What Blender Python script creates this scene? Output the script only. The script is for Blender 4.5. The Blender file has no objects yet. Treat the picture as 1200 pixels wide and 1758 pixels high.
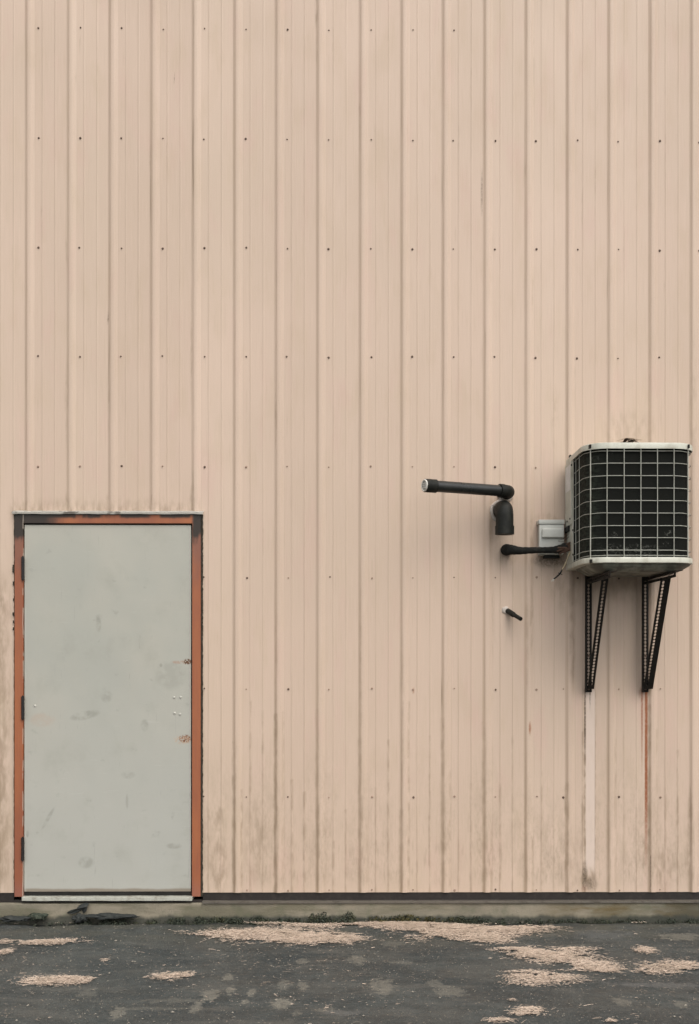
import bpy, bmesh, math, random
import numpy as np
from mathutils import Vector, Matrix
R = math.radians
random.seed(7); rng = np.random.default_rng(7)
S = bpy.context.scene
COL = S.collection

# ------------------------------------------------------------------ camera
D = 6.30            # metres from the lens to the wall
H = 1.435           # lens height
F = 1966.0          # focal length in photo pixels (1200 x 1758)
YAW = 0.55; ROLL = 0.04
cam = bpy.data.cameras.new('camera'); co = bpy.data.objects.new('camera', cam); COL.objects.link(co)
co.location = (0, -D, H)
co.rotation_euler = (Matrix.Rotation(R(-YAW), 3, 'Z') @ Matrix.Rotation(R(90), 3, 'X') @ Matrix.Rotation(R(ROLL), 3, 'Z')).to_euler()
cam.sensor_fit = 'VERTICAL'; cam.sensor_height = 36.0; cam.sensor_width = 24.57
cam.lens = 36.0 * F / 1758
cam.shift_y = (1130 - 879) / 1758
cam.shift_x = -F * math.tan(R(YAW)) / 1758
cam.clip_end = 1000
S.camera = co
S.cycles.max_bounces = 5; S.cycles.diffuse_bounces = 3; S.cycles.glossy_bounces = 2

# ------------------------------------------------------------------ light
SUN_EL, SUN_AZ = 52, 24      # azimuth: degrees to the right of straight out from the wall
w = bpy.data.worlds.new('World'); S.world = w; w.use_nodes = True
nt = w.node_tree; nt.nodes.clear()
sk = nt.nodes.new('ShaderNodeTexSky'); sk.sky_type = 'NISHITA'; sk.sun_disc = False
sk.sun_elevation = R(SUN_EL); sk.sun_rotation = R(180 - SUN_AZ)
sk.air_density = 1.0; sk.dust_density = 4.0; sk.ozone_density = 1.0
hs = nt.nodes.new('ShaderNodeHueSaturation'); hs.inputs['Saturation'].default_value = 0.25
bg = nt.nodes.new('ShaderNodeBackground'); bg.inputs['Strength'].default_value = 0.15
wo = nt.nodes.new('ShaderNodeOutputWorld')
nt.links.new(sk.outputs[0], hs.inputs['Color']); nt.links.new(hs.outputs[0], bg.inputs['Color']); nt.links.new(bg.outputs[0], wo.inputs[0])
sl = bpy.data.lights.new('sun', 'SUN'); sl.energy = 0.5; sl.angle = R(45); sl.color = (1.0, 0.94, 0.86)
so = bpy.data.objects.new('sun', sl); COL.objects.link(so)
sd = Vector((math.sin(R(SUN_AZ)) * math.cos(R(SUN_EL)), -math.cos(R(SUN_AZ)) * math.cos(R(SUN_EL)), math.sin(R(SUN_EL))))
so.rotation_euler = sd.to_track_quat('Z', 'Y').to_euler(); so.location = sd * 20
S.view_settings.view_transform = 'Standard'; S.view_settings.look = 'None'
S.view_settings.exposure = 0.58; S.view_settings.gamma = 1.0

# ------------------------------------------------------------------ measuring helpers
PX = F / D                                   # photo pixels per metre on the wall
def wx(px): return (px - 600) / PX
def wz(py): return H + (1130 - py) / PX
def at(px, py, d):                           # point d metres in front of the wall
    s = F / (D - d); return Vector(((px - 600) / s, -d, H + (1130 - py) / s))
def gp(px, py):                              # point on the ground
    d = F * H / (py - 1130); return ((px - 600) / F * d, d - D)

# ------------------------------------------------------------------ shader helpers
class X:
    def __init__(s, t, k): s.t = t; s.k = k
    def _b(a, op, b, c=None, clamp=False):
        n = a.t.nodes.new('ShaderNodeMath'); n.operation = op; n.use_clamp = clamp
        for i, v in enumerate((a, b, c)):
            if v is None: continue
            if isinstance(v, X): a.t.links.new(v.k, n.inputs[i])
            else: n.inputs[i].default_value = v
        return X(a.t, n.outputs[0])
    def __add__(a, b): return a._b('ADD', b)
    __radd__ = __add__
    def __mul__(a, b): return a._b('MULTIPLY', b)
    __rmul__ = __mul__
    def __sub__(a, b): return a._b('SUBTRACT', b)
    def __rsub__(a, b): return (a * -1.0) + b
    def __truediv__(a, b): return a._b('DIVIDE', b)
    def __pow__(a, b): return a._b('POWER', b)
    def mx(a, b): return a._b('MAXIMUM', b)
    def mn(a, b): return a._b('MINIMUM', b)
    def abs(a): return a._b('ABSOLUTE', None)
    def frac(a): return a._b('FRACT', None)
    def cl(a): return a._b('ADD', 0.0, clamp=True)
    def ss(a, lo, hi, x0=0.0, x1=1.0):
        n = a.t.nodes.new('ShaderNodeMapRange'); n.interpolation_type = 'SMOOTHSTEP'
        if lo > hi: lo, hi, x0, x1 = hi, lo, x1, x0
        a.t.links.new(a.k, n.inputs[0])
        for i, v in zip((1, 2, 3, 4), (lo, hi, x0, x1)): n.inputs[i].default_value = v
        return X(a.t, n.outputs[0])
class Mat:
    def __init__(s, name, rough=0.6, metal=0.0, spec=0.5):
        s.m = bpy.data.materials.new(name); s.m.use_nodes = True; s.t = s.m.node_tree
        s.b = s.t.nodes['Principled BSDF']
        s.b.inputs['Roughness'].default_value = rough; s.b.inputs['Metallic'].default_value = metal
        s.b.inputs['Specular IOR Level'].default_value = spec
        tc = s.t.nodes.new('ShaderNodeNewGeometry'); s.pos = tc.outputs['Position']
        sp = s.t.nodes.new('ShaderNodeSeparateXYZ'); s.t.links.new(s.pos, sp.inputs[0])
        s.x, s.y, s.z = (X(s.t, sp.outputs[i]) for i in range(3))
    def vec(s, x, y, z):
        c = s.t.nodes.new('ShaderNodeCombineXYZ')
        for i, v in enumerate((x, y, z)):
            if isinstance(v, X): s.t.links.new(v.k, c.inputs[i])
            else: c.inputs[i].default_value = v
        return c.outputs[0]
    def noise(s, sx, sy=None, sz=None, det=3, rough=0.55, dist=0.0, off=0.0):
        sy = sx if sy is None else sy; sz = sx if sz is None else sz
        n = s.t.nodes.new('ShaderNodeTexNoise'); n.inputs['Scale'].default_value = 1
        n.inputs['Detail'].default_value = det; n.inputs['Roughness'].default_value = rough; n.inputs['Distortion'].default_value = dist
        s.t.links.new(s.vec(s.x * sx + off, s.y * sy + off, s.z * sz), n.inputs['Vector']); return X(s.t, n.outputs[0])
    def voro(s, sx, sy=None, sz=None, out='Distance', rnd=1.0):
        sy = sx if sy is None else sy; sz = sx if sz is None else sz
        n = s.t.nodes.new('ShaderNodeTexVoronoi'); n.inputs['Scale'].default_value = 1; n.inputs['Randomness'].default_value = rnd
        s.t.links.new(s.vec(s.x * sx, s.y * sy, s.z * sz), n.inputs['Vector']); return X(s.t, n.outputs[out])
    def mix(s, f, a, b):
        n = s.t.nodes.new('ShaderNodeMix'); n.data_type = 'RGBA'; n.clamp_factor = True
        for i, v in ((0, f), (6, a), (7, b)):
            if isinstance(v, X): s.t.links.new(v.k, n.inputs[i])
            elif hasattr(v, 'links'): s.t.links.new(v, n.inputs[i])
            elif i == 0: n.inputs[0].default_value = v
            else: n.inputs[i].default_value = (*v, 1) if len(v) == 3 else v
        return n.outputs[2]
    def col(s, c):
        if hasattr(c, 'links'): s.t.links.new(c, s.b.inputs['Base Color'])
        else: s.b.inputs['Base Color'].default_value = (*c, 1)
    def rough(s, x): s.t.links.new(x.k, s.b.inputs['Roughness'])
    def bump(s, x, dist=0.002, strength=1.0):
        n = s.t.nodes.new('ShaderNodeBump'); n.inputs['Distance'].default_value = dist; n.inputs['Strength'].default_value = strength
        s.t.links.new(x.k, n.inputs['Height']); s.t.links.new(n.outputs[0], s.b.inputs['Normal'])
def lin(r, g, b):
    f = lambda c: (c / 255 / 12.92) if c / 255 <= 0.04045 else ((c / 255 + 0.055) / 1.055) ** 2.4
    return (f(r), f(g), f(b))

RIB0 = 48.0; RIBP = 71.2                     # first rib and rib pitch in wall pixels
P = RIBP / PX
# ---- wall paint
def wall_material():
    m = Mat('peach_painted_steel', 0.5, 0, 0.35)
    x, z = m.x, m.z
    A = (0.550, 0.426, 0.326)
    big = m.noise(0.9, 1, 0.7, 3)
    c = m.mix(big.ss(0.35, 0.68), A, (0.596, 0.457, 0.356))
    blot = m.noise(9, 1, 3.0, 3)
    c = m.mix(blot.ss(0.50, 0.72) * 0.45, c, (0.525, 0.408, 0.296))      # chalky, yellower patches
    c = m.mix(m.noise(7, 1, 2.2, 3, off=31).ss(0.52, 0.75) * 0.40, c, (0.575, 0.390, 0.322))
    cell = (x - wx(RIB0 - 4)) / P; cell = cell - cell.frac()
    wn = m.t.nodes.new('ShaderNodeTexWhiteNoise'); wn.noise_dimensions = '1D'; m.t.links.new(cell.k, wn.inputs['W'])
    c = m.mix(X(m.t, wn.outputs['Value']) * 0.28, c, (0.47, 0.345, 0.265))
    fine = m.noise(150, 1, 5.0, 3)
    c = m.mix(fine.ss(0.52, 0.78) * 0.22, c, (0.40, 0.29, 0.205))      # fine vertical streaks
    c = m.mix(fine.ss(0.48, 0.25) * 0.22, c, (0.66, 0.50, 0.395))
    c = m.mix(m.noise(260, 40, 260, 1).ss(0.40, 0.70) * 0.10, c, (0.33, 0.24, 0.17))
    # dirt along the left rib slopes, and dark lines at the beads and creases
    u = ((x - wx(RIB0 - 4)) / P).frac()                             # 0 at the left foot of each rib
    al = m.noise(6, 1, 0.8, 2, off=5)
    low = z.ss(2.6, 0.3)
    foot = u.ss(0.0, 0.014) * u.ss(0.095, 0.055)
    c = m.mix(foot * (al.ss(0.30, 0.65) * 0.18 + 0.03 + low * 0.09), c, (0.34, 0.235, 0.14))
    wav = m.noise(25, 1, 1.6, 3, off=3)
    for uc, wd, st in ((0.43, 0.010, 0.40), (0.737, 0.010, 0.34), (0.050, 0.010, 0.30), (0.255, 0.008, 0.18)):
        ln = (u - uc).abs().ss(wd * 1.5, 0.001)
        c = m.mix(ln * (wav.ss(0.30, 0.7) * st * 0.9 + st * 0.35) * (low * 0.35 + 0.75), c, (0.25, 0.175, 0.12))
    # short dark runs in the creases
    run = m.noise(40, 1, 1.1, 2, off=17).ss(0.62, 0.74) * u.ss(0.0, 0.01) * u.ss(0.12, 0.03)
    c = m.mix(run * 0.6, c, (0.16, 0.115, 0.07))
    # mould and splash-back at the foot of the wall
    n1 = m.noise(17, 1, 5.5, 4, 0.62, off=2); n2 = m.noise(70, 1, 26, 2, 0.65); n3 = al
    hgt = z.ss(1.15, 0.30) * z.ss(0.145, 0.24)
    d = (n1.ss(0.40, 0.62) * 0.55 + n2.ss(0.42, 0.7) * 0.45) * (n3.ss(0.35, 0.65) * 0.8 + 0.2) * hgt
    c = m.mix(d * 0.48, c, (0.250, 0.195, 0.13))
    c = m.mix(m.noise(45, 1, 7, 2, off=23).ss(0.55, 0.72) * z.ss(0.75, 0.25) * z.ss(0.15, 0.26) * 0.26, c, (0.22, 0.17, 0.11))
    c = m.mix((u - 0.06).abs().ss(0.05, 0.0) * z.ss(1.3, 0.2) * wav.ss(0.3, 0.6) * 0.38, c, (0.24, 0.17, 0.10))
    # grime left of the door
    lm = x.ss(wx(34), wx(2)) * x.ss(wx(-70), wx(-10)) * z.ss(wz(960), wz(1040)) * z.ss(wz(1540), wz(1450))
    c = m.mix(lm * n1.ss(0.40, 0.62) * 0.55, c, (0.28, 0.20, 0.13))
    DKc = (0.10, 0.07, 0.045)
    def attr(nm):
        a = m.t.nodes.new('ShaderNodeAttribute'); a.attribute_name = nm; return X(m.t, a.outputs['Fac'])
    brk = m.noise(34, 1, 11, 3, off=51)
    brk2 = m.noise(90, 1, 60, 2, 0.65, off=61)
    c = m.mix(attr('pale') * (brk.ss(0.2, 0.6) * 0.3 + 0.7), c, (0.63, 0.515, 0.435))
    c = m.mix(attr('grime_shade') * (brk.ss(0.34, 0.68) * 0.75), c, (0.25, 0.18, 0.115))  # dirt, plus shade painted on the wall round the unit
    c = m.mix(attr('dark_mark') * (brk2.ss(0.30, 0.72) * 0.6 + 0.3), c, (0.085, 0.060, 0.038))
    c = m.mix(attr('rust') * (brk2.ss(0.3, 0.6) * 0.3 + 0.65), c, (0.27, 0.098, 0.042))
    m.col(c)
    m.rough(blot.ss(0.3, 0.7, 0.42, 0.60))
    m.bump(m.noise(4.5, 1, 1.3, 1), 0.010, 0.45)
    return m.m
def simple(name, base, dirt, rough=0.6, metal=0.0, sc=18, amt=0.5, fsc=140, famt=0.3, bump=0.0008, lo=0.45, hi=0.7, spec=0.5):
    m = Mat(name, rough, metal, spec)
    c = m.mix(m.noise(sc, det=4).ss(lo, hi) * amt, base, dirt)
    f = m.noise(fsc, det=3)
    c = m.mix(f.ss(0.5, 0.75) * famt, c, dirt)
    m.col(c); m.bump(f, bump, 0.6)
    m.rough(m.noise(sc * 0.7, det=2, off=4).ss(0.3, 0.7, max(rough - .08, .05), min(rough + .1, 1)))
    return m.m
def door_material():
    m = Mat('grey_door_paint', 0.42, 0, 0.4); x, z = m.x, m.z
    c = m.mix(m.noise(1.6, 1, 1.1, 4).ss(0.35, 0.65), (0.365, 0.362, 0.312), (0.405, 0.388, 0.328))
    c = m.mix(z.ss(1.7, 0.3) * 0.7, c, (0.395, 0.392, 0.352))
    c = m.mix(m.noise(6, 1, 5, 5, 0.6, off=7).ss(0.50, 0.78) * 0.38, c, (0.29, 0.285, 0.235))
    c = m.mix(m.noise(13, 1, 18, 4, off=19).ss(0.62, 0.75) * 0.35, c, (0.24, 0.245, 0.205))
    c = m.mix(m.noise(90, 1, 30, 3, off=3).ss(0.58, 0.8) * 0.2, c, (0.45, 0.45, 0.40))
    c = m.mix(m.noise(240, 1, 240, 2).ss(0.5, 0.8) * 0.15, c, (0.22, 0.22, 0.18))
    def blob(px, py, rx, ry, st, colr, ns=20, lo=0.3, hi=0.6, rot=0):
        nonlocal c
        ca, sa = math.cos(R(rot)), math.sin(R(rot))
        dx, dz = x - wx(px), z - wz(py)
        a, b = dx * ca + dz * sa, dz * ca - dx * sa
        e = ((a / (rx / PX)) ** 2.0 + (b / (ry / PX)) ** 2.0)
        c = m.mix(e.ss(1.0, 0.25) * m.noise(ns, 1, ns, 4, off=px * 0.013).ss(lo, hi) * st, c, colr)
    G = (0.235, 0.235, 0.195)
    for b in ((171, 1072, 6, 16, .55, G), (172, 1060, 7, 7, .3, G), (148, 1228, 30, 9, .55, G, 20, .3, .6, 12), (185, 1196, 12, 12, .4, G, 20, .3, .6, 45),
              (150, 1480, 16, 12, .5, G), (270, 1432, 5, 12, .6, G, 20, .3, .6, -60), (300, 1452, 16, 6, .5, G), (222, 1330, 14, 8, .4, G),
              (85, 1405, 4, 26, .5, G, 20, .3, .6, -30), (220, 1376, 3, 16, .4, G), (50, 1431, 3, 7, .8, G), (298, 1400, 3, 8, .6, G),
              (75, 1236, 26, 14, .35, (0.42, 0.30, 0.22)), (250, 1245, 8, 12, .5, G), (278, 1142, 3, 4, .8, G), (295, 1160, 30, 30, .3, G),
              (320, 1268, 14, 8, 1.3, (0.16, 0.065, 0.03), 130, .44, .54), (316, 1270, 20, 9, .5, (0.46, 0.30, 0.19), 90, .45, .55), (312, 1137, 20, 3.5, .6, (0.36, 0.22, 0.15), 60, .35, .6), (323, 1136, 9, 6, 1.2, (0.12, 0.06, 0.03), 130, .45, .52)):
        blob(*b)
    c = m.mix(m.noise(7, 1, 160, 2, 0.5, 1.5, off=88).ss(0.70, 0.76) * 0.35, c, (0.50, 0.50, 0.45))
    c = m.mix(m.noise(120, 1, 6, 2, 0.5, 1.0, off=99).ss(0.70, 0.75) * 0.35, c, (0.22, 0.22, 0.19))
    wob = (z + (m.noise(9, 1, 1, 3) - 0.5) * 0.014).ss(wz(1523), wz(1527))
    c = m.mix(wob * 0.8, c, (0.20, 0.16, 0.115))
    c = m.mix(x.ss(wx(50), wx(44)) * m.noise(20, 1, 8, 3).ss(.35, .6) * 0.5, c, (0.5, 0.48, 0.42))
    m.col(c); m.rough(m.noise(5, 1, 5, 3).ss(0.3, 0.7, 0.36, 0.55))
    m.bump(m.noise(3.5, 1, 2.5, 2), 0.012, 0.5)
    return m.m
def frame_material():
    m = Mat('rust_red_frame_paint', 0.55); x, z = m.x, m.z
    c = m.mix(m.noise(5, 1, 1.3, 4).ss(0.35, 0.65), (0.330, 0.108, 0.040), (0.255, 0.080, 0.036))
    c = m.mix(m.noise(90, 1, 5, 3).ss(0.45, 0.75) * 0.4, c, (0.23, 0.07, 0.04))
    c = m.mix(m.noise(160, 90, 160, 3).ss(0.60, 0.78) * 0.4, c, (0.12, 0.06, 0.04))
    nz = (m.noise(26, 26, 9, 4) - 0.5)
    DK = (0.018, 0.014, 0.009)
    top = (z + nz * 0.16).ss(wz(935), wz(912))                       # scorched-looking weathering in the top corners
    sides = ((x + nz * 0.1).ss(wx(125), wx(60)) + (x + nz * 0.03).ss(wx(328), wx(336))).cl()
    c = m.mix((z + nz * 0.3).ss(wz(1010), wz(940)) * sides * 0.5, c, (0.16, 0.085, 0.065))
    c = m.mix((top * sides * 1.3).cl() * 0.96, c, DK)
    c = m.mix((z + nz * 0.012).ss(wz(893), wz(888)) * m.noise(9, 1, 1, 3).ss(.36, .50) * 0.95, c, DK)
    c = m.mix(z.ss(wz(1500), wz(1535)) * 0.35, c, (0.22, 0.10, 0.09))
    c = m.mix((x + nz * 0.006 - wx(43.2)).abs().ss(0.0022, 0.0005) * m.noise(3, 1, 9, 3).ss(.44, .5) * 0.8, c, (0.50, 0.42, 0.34))
    m.col(c); m.bump(m.noise(120, 120, 40, 3), 0.0012, 0.5)
    return m.m
def asphalt_material():
    m = Mat('weathered_asphalt', 0.75, 0, 0.4); x, y = m.x, m.y
    c = m.mix(m.noise(1.9, 2.6, 1, 5, 0.65).ss(0.38, 0.62), (0.026, 0.037, 0.040), (0.070, 0.080, 0.076))
    c = m.mix(m.noise(10, 10, 1, 5, 0.65).ss(0.42, 0.66) * 0.6, c, (0.024, 0.029, 0.028))
    near = y.ss(-0.75, -0.15)                                         # greener, siltier close to the wall
    c = m.mix(near * m.noise(3.5, 5, 1, 4, off=8).ss(0.35, 0.62) * 0.55, c, (0.098, 0.090, 0.060))
    c = m.mix(m.noise(2.6, 8, 1, 5, 0.7, off=12).ss(0.50, 0.68) * 0.5, c, (0.135, 0.130, 0.112))   # dried silt trails
    c = m.mix(m.noise(48, 70, 1, 5, 0.8).ss(0.47, 0.66) * 0.75, c, (0.095, 0.102, 0.094))
    c = m.mix(m.noise(55, 75, 1, 4, 0.8, off=77).ss(0.50, 0.68) * 0.75, c, (0.022, 0.025, 0.022))
    c = m.mix(m.noise(16, 60, 1, 4, 0.75, off=44).ss(0.58, 0.70) * 0.6, c, (0.17, 0.155, 0.125))
    v = m.voro(150, 150, 1)
    c = m.mix(v.ss(0.30, 0.12) * m.noise(40, 40, 1, 2, off=9).ss(0.45, 0.62) * 0.65, c, (0.19, 0.175, 0.145))
    v2 = m.voro(46, 46, 1)
    c = m.mix(v2.ss(0.20, 0.12) * m.noise(9, 9, 1, 3, off=2).ss(0.48, 0.58) * 0.85, c, (0.33, 0.27, 0.21))
    c = m.mix(m.voro(85, 85, 1).ss(0.16, 0.10) * m.noise(22, 22, 1, 2, off=6).ss(0.5, 0.56) * 0.8, c, (0.012, 0.013, 0.012))
    # pale prints left by rotted leaves
    def leaf(px, py, rx, ry, st=0.8, colr=(0.205, 0.195, 0.160)):
        nonlocal c
        gx, gy = gp(px, py); s = F / (gy + D)
        ry_m = abs(gp(px, py + ry)[1] - gy)
        nn = m.noise(24, 24, 1, 5, 0.65, off=px * 0.017)
        e = (((x - gx) / (rx / s)) ** 2.0 + ((y - gy) / ry_m) ** 2.0) ** 0.5 + (nn - 0.5) * 3.2
        c = m.mix(e.ss(1.05, 0.62) * (m.noise(60, 60, 1, 3).ss(0.3, 0.6) * 0.5 + 0.5) * st, c, colr)
    for l in ((457, 1697, 1, 1), (205, 1735, 14, 13), (152, 1702, 18, 9, .4), (363, 1707, 17, 10), (340, 1727, 13, 10), (395, 1678, 11, 7), (397, 1700, 9, 8),
              (434, 1705, 9, 7), (484, 1724, 19, 11, 1), (423, 1719, 7, 5), (519, 1650, 12, 5, .6), (522, 1692, 11, 9, .7), (489, 1690, 14, 9, .5),
              (613, 1646, 14, 11, .7), (655, 1694, 22, 14, .7), (660, 1706, 14, 8, .6), (770, 1705, 30, 12, .6), (747, 1690, 16, 8, .5), (688, 1652, 20, 4, .5),
              (1068, 1720, 18, 9, .6), (1172, 1724, 14, 8, .6), (1170, 1610, 44, 7, .7), (1036, 1607, 60, 9, .35, (0.17, 0.175, 0.17)), (860, 1612, 40, 5, .4),
              (676, 1618, 22, 6, .4), (512, 1742, 10, 6, .5), (555, 1735, 20, 5, .5), (590, 1740, 40, 5, .4, (0.17, 0.17, 0.16)), (300, 1715, 70, 4, .4),
              (1130, 1690, 90, 5, .45, (0.18, 0.18, 0.17)), (270, 1728, 60, 3, .35)):
        leaf(*l)
    # near-black band by the foundation, and thin sawdust dust under the shavings
    c = m.mix((y + (m.noise(11, 11, 1, 4) - 0.5) * 0.10).ss(-0.17, -0.10) * 0.85, c, (0.020, 0.023, 0.021))
    m.col(c)
    m.rough(m.noise(2.2, 3, 1, 3, off=2).ss(0.35, 0.7, 0.38, 0.70))
    m.bump(m.noise(60, 60, 1, 5, 0.8) + v * 0.5, 0.010, 1.0)
    return m.m
def concrete_material():
    m = Mat('stained_concrete', 0.85); x, z = m.x, m.z
    c = m.mix(m.noise(5, 5, 9, 5).ss(0.35, 0.65), (0.270, 0.235, 0.172), (0.200, 0.178, 0.130))
    c = m.mix(m.noise(2.2, 1, 12, 4, off=3).ss(0.45, 0.62) * 0.7, c, (0.130, 0.118, 0.075))
    c = m.mix(x.ss(wx(900), wx(1000)) * m.noise(4, 1, 14, 4, off=13).ss(0.38, 0.6) * 0.85, c, (0.120, 0.085, 0.032))
    c = m.mix(x.ss(wx(1090), wx(1190)) * 0.6, c, (0.060, 0.062, 0.048))
    c = m.mix(m.noise(12, 1, 12, 4, off=33).ss(0.52, 0.66) * 0.35, c, (0.105, 0.115, 0.065))
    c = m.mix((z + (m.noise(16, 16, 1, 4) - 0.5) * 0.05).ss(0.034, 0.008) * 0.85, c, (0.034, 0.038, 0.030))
    f = m.noise(150, 150, 150, 4, 0.7)
    c = m.mix(f.ss(0.5, 0.75) * 0.3, c, (0.07, 0.06, 0.045))
    m.col(c); m.bump(f + m.noise(30, 30, 30, 3), 0.004, 0.7); return m.m
def coil_material():
    m = Mat('dark_coil_fins', 0.8, 0, 0.15)
    fin = (m.x * 380.0 + m.y * 380.0).frac().ss(0.2, 0.8)
    c = m.mix(fin * 0.4, (0.005, 0.0055, 0.004), (0.011, 0.0115, 0.008))
    c = m.mix(m.x.ss(1.285, 1.215) * 0.5 * m.noise(30, 30, 90, 3).ss(.3, .7), c, (0.055, 0.065, 0.048))
    # flattened, dusty fins
    for px, py, rx, ry, st in ((1047, 944, 26, 13, .8), (1090, 944, 38, 12, .7), (1118, 944, 18, 11, .6), (1143, 915, 8, 7, 1.2), (1052, 918, 7, 5, 1.0),
                               (1002, 790, 5, 12, .9), (1018, 788, 10, 6, .6), (1045, 781, 5, 3, .5), (1140, 935, 10, 6, .7)):
        p = at(px, py, 0.50)
        e = ((m.x - p.x) / (rx / 340)) ** 2.0 + ((m.z - p.z) / (ry / 340)) ** 2.0
        c = m.mix(e.ss(1.0, 0.1) * m.noise(80, 80, 80, 4, 0.7, off=px * .01).ss(0.50, 0.66) * st * 0.6, c, (0.17, 0.17, 0.145))
    m.col(c); m.bump(fin, 0.001, 0.5); return m.m
def shavings_material():
    m = Mat('dry_wood_shavings', 0.9, 0, 0.2)
    v = m.voro(70, 70, 70, 'Color')
    n = m.noise(240, 240, 240, 2); n2 = m.noise(8, 8, 8, 3)
    c = m.mix(n.ss(0.40, 0.70), (0.68, 0.55, 0.44), (0.45, 0.35, 0.265))
    c = m.mix(n2.ss(0.45, 0.7) * 0.5, c, (0.43, 0.345, 0.26))
    m.col(c); return m.m
def moss_material():
    m = Mat('moss_and_grit', 0.9, 0, 0.2)
    c = m.mix(m.noise(60, 60, 60, 3).ss(0.35, 0.65), (0.022, 0.030, 0.022), (0.055, 0.064, 0.046))
    c = m.mix(m.noise(10, 10, 10, 3).ss(0.5, 0.7) * 0.7, c, (0.040, 0.042, 0.018))
    c = m.mix(m.noise(220, 220, 220, 2).ss(0.58, 0.68) * 0.7, c, (0.17, 0.155, 0.11))
    c = m.mix((m.x - wx(700)).abs().ss(0.35, 0.1) * m.noise(45, 45, 45, 3, off=4).ss(0.45, 0.6) * 0.8, c, (0.11, 0.085, 0.022))
    m.col(c); return m.m

M = dict(
    wall=wall_material(), door=door_material(), frame=frame_material(), asphalt=asphalt_material(), concrete=concrete_material(),
    coil=coil_material(), shavings=shavings_material(), moss=moss_material(),
    white=simple('white_painted_trim', (0.42, 0.42, 0.36), (0.16, 0.13, 0.09), 0.5, amt=0.5, sc=26),
    headwhite=simple('chalky_head_flashing', (0.74, 0.71, 0.64), (0.14, 0.11, 0.08), 0.5, amt=0.7, sc=14, lo=.58, hi=.66),
    trim=simple('dark_brown_trim', (0.013, 0.009, 0.007), (0.030, 0.023, 0.018), 0.6, sc=30, amt=0.6),
    lip=simple('dull_metal_lip', (0.115, 0.100, 0.080), (0.045, 0.036, 0.026), 0.5, sc=25, amt=0.6),
    hinge=simple('black_hinge', (0.006, 0.005, 0.004), (0.025, 0.014, 0.009), 0.55, sc=60),
    rivet=simple('grey_rivet', (0.47, 0.46, 0.40), (0.3, 0.28, 0.24), 0.35, 0.2, sc=200),
    edge_bead=simple('dark_edge_bead', (0.025, 0.022, 0.014), (0.065, 0.050, 0.028), 0.9, sc=70),
    acpaint=simple('aged_cream_enamel', (0.49, 0.485, 0.405), (0.20, 0.175, 0.115), 0.42, sc=14, amt=0.45, famt=0.22),
    wire=simple('coated_wire', (0.36, 0.36, 0.305), (0.17, 0.155, 0.11), 0.45, sc=30, amt=0.4),
    pan=simple('grimy_base_pan', (0.20, 0.205, 0.165), (0.045, 0.042, 0.030), 0.6, sc=16, amt=0.8, lo=.35, hi=.65),
    sticker=simple('faded_sticker', (0.66, 0.65, 0.62), (0.34, 0.32, 0.28), 0.5, amt=.3),
    black=simple('black_plastic', (0.010, 0.0105, 0.009), (0.022, 0.022, 0.018), 0.33, sc=20, amt=0.5, spec=.5),
    abs=simple('matte_black_fitting', (0.009, 0.0095, 0.0075), (0.026, 0.025, 0.018), 0.6, sc=25, amt=0.5, spec=.25),
    foam=simple('black_pipe_insulation', (0.010, 0.0105, 0.0095), (0.028, 0.026, 0.020), 0.85, spec=.2, sc=50, amt=0.6, bump=.003, fsc=90),
    pvc=simple('white_vent_plastic', (0.62, 0.60, 0.54), (0.35, 0.32, 0.26), 0.5),
    putty=simple('pale_sealant', (0.52, 0.46, 0.40), (0.30, 0.22, 0.16), 0.8, bump=.004, fsc=60),
    box=simple('grey_enclosure_paint', (0.52, 0.52, 0.47), (0.36, 0.35, 0.30), 0.45, sc=10, amt=.4, famt=.15),
    bracket=simple('blackened_slotted_steel', (0.009, 0.008, 0.006), (0.030, 0.019, 0.012), 0.65, sc=40, amt=0.5, spec=.2),
    screw=simple('rusty_screw', (0.115, 0.072, 0.050), (0.10, 0.055, 0.035), 0.6, sc=300),
    screwp=simple('painted_screw', (0.34, 0.235, 0.17), (0.10, 0.055, 0.035), 0.6, sc=300, amt=.9),
    leaf=simple('dead_leaves', (0.060, 0.028, 0.016), (0.16, 0.10, 0.06), 0.8, sc=50),
    leafpale=simple('bleached_leaf', (0.55, 0.46, 0.36), (0.2, 0.13, 0.08), 0.8, sc=60),
    tar=simple('tar_paper', (0.018, 0.021, 0.019), (0.05, 0.052, 0.045), 0.8, sc=40, bump=.004, fsc=80),
    copper=simple('bare_wire', (0.45, 0.30, 0.2), (0.2, 0.1, 0.06), 0.5),
    yellow=simple('pale_wire_jacket', (0.42, 0.34, 0.20), (0.1, 0.07, 0.04), 0.6),
    grit=simple('grit_stones', (0.30, 0.27, 0.22), (0.06, 0.06, 0.052), 0.8, sc=14, amt=.9, fsc=60, famt=.6),
    weed=simple('dull_weed_blades', (0.060, 0.070, 0.030), (0.16, 0.13, 0.07), 0.8, sc=40, amt=.8),
    dark=simple('dark_void', (0.010, 0.009, 0.007), (0.012, 0.011, 0.009), 0.9),  # near-black that puts the shade of gaps and openings into the colour
)

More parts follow.
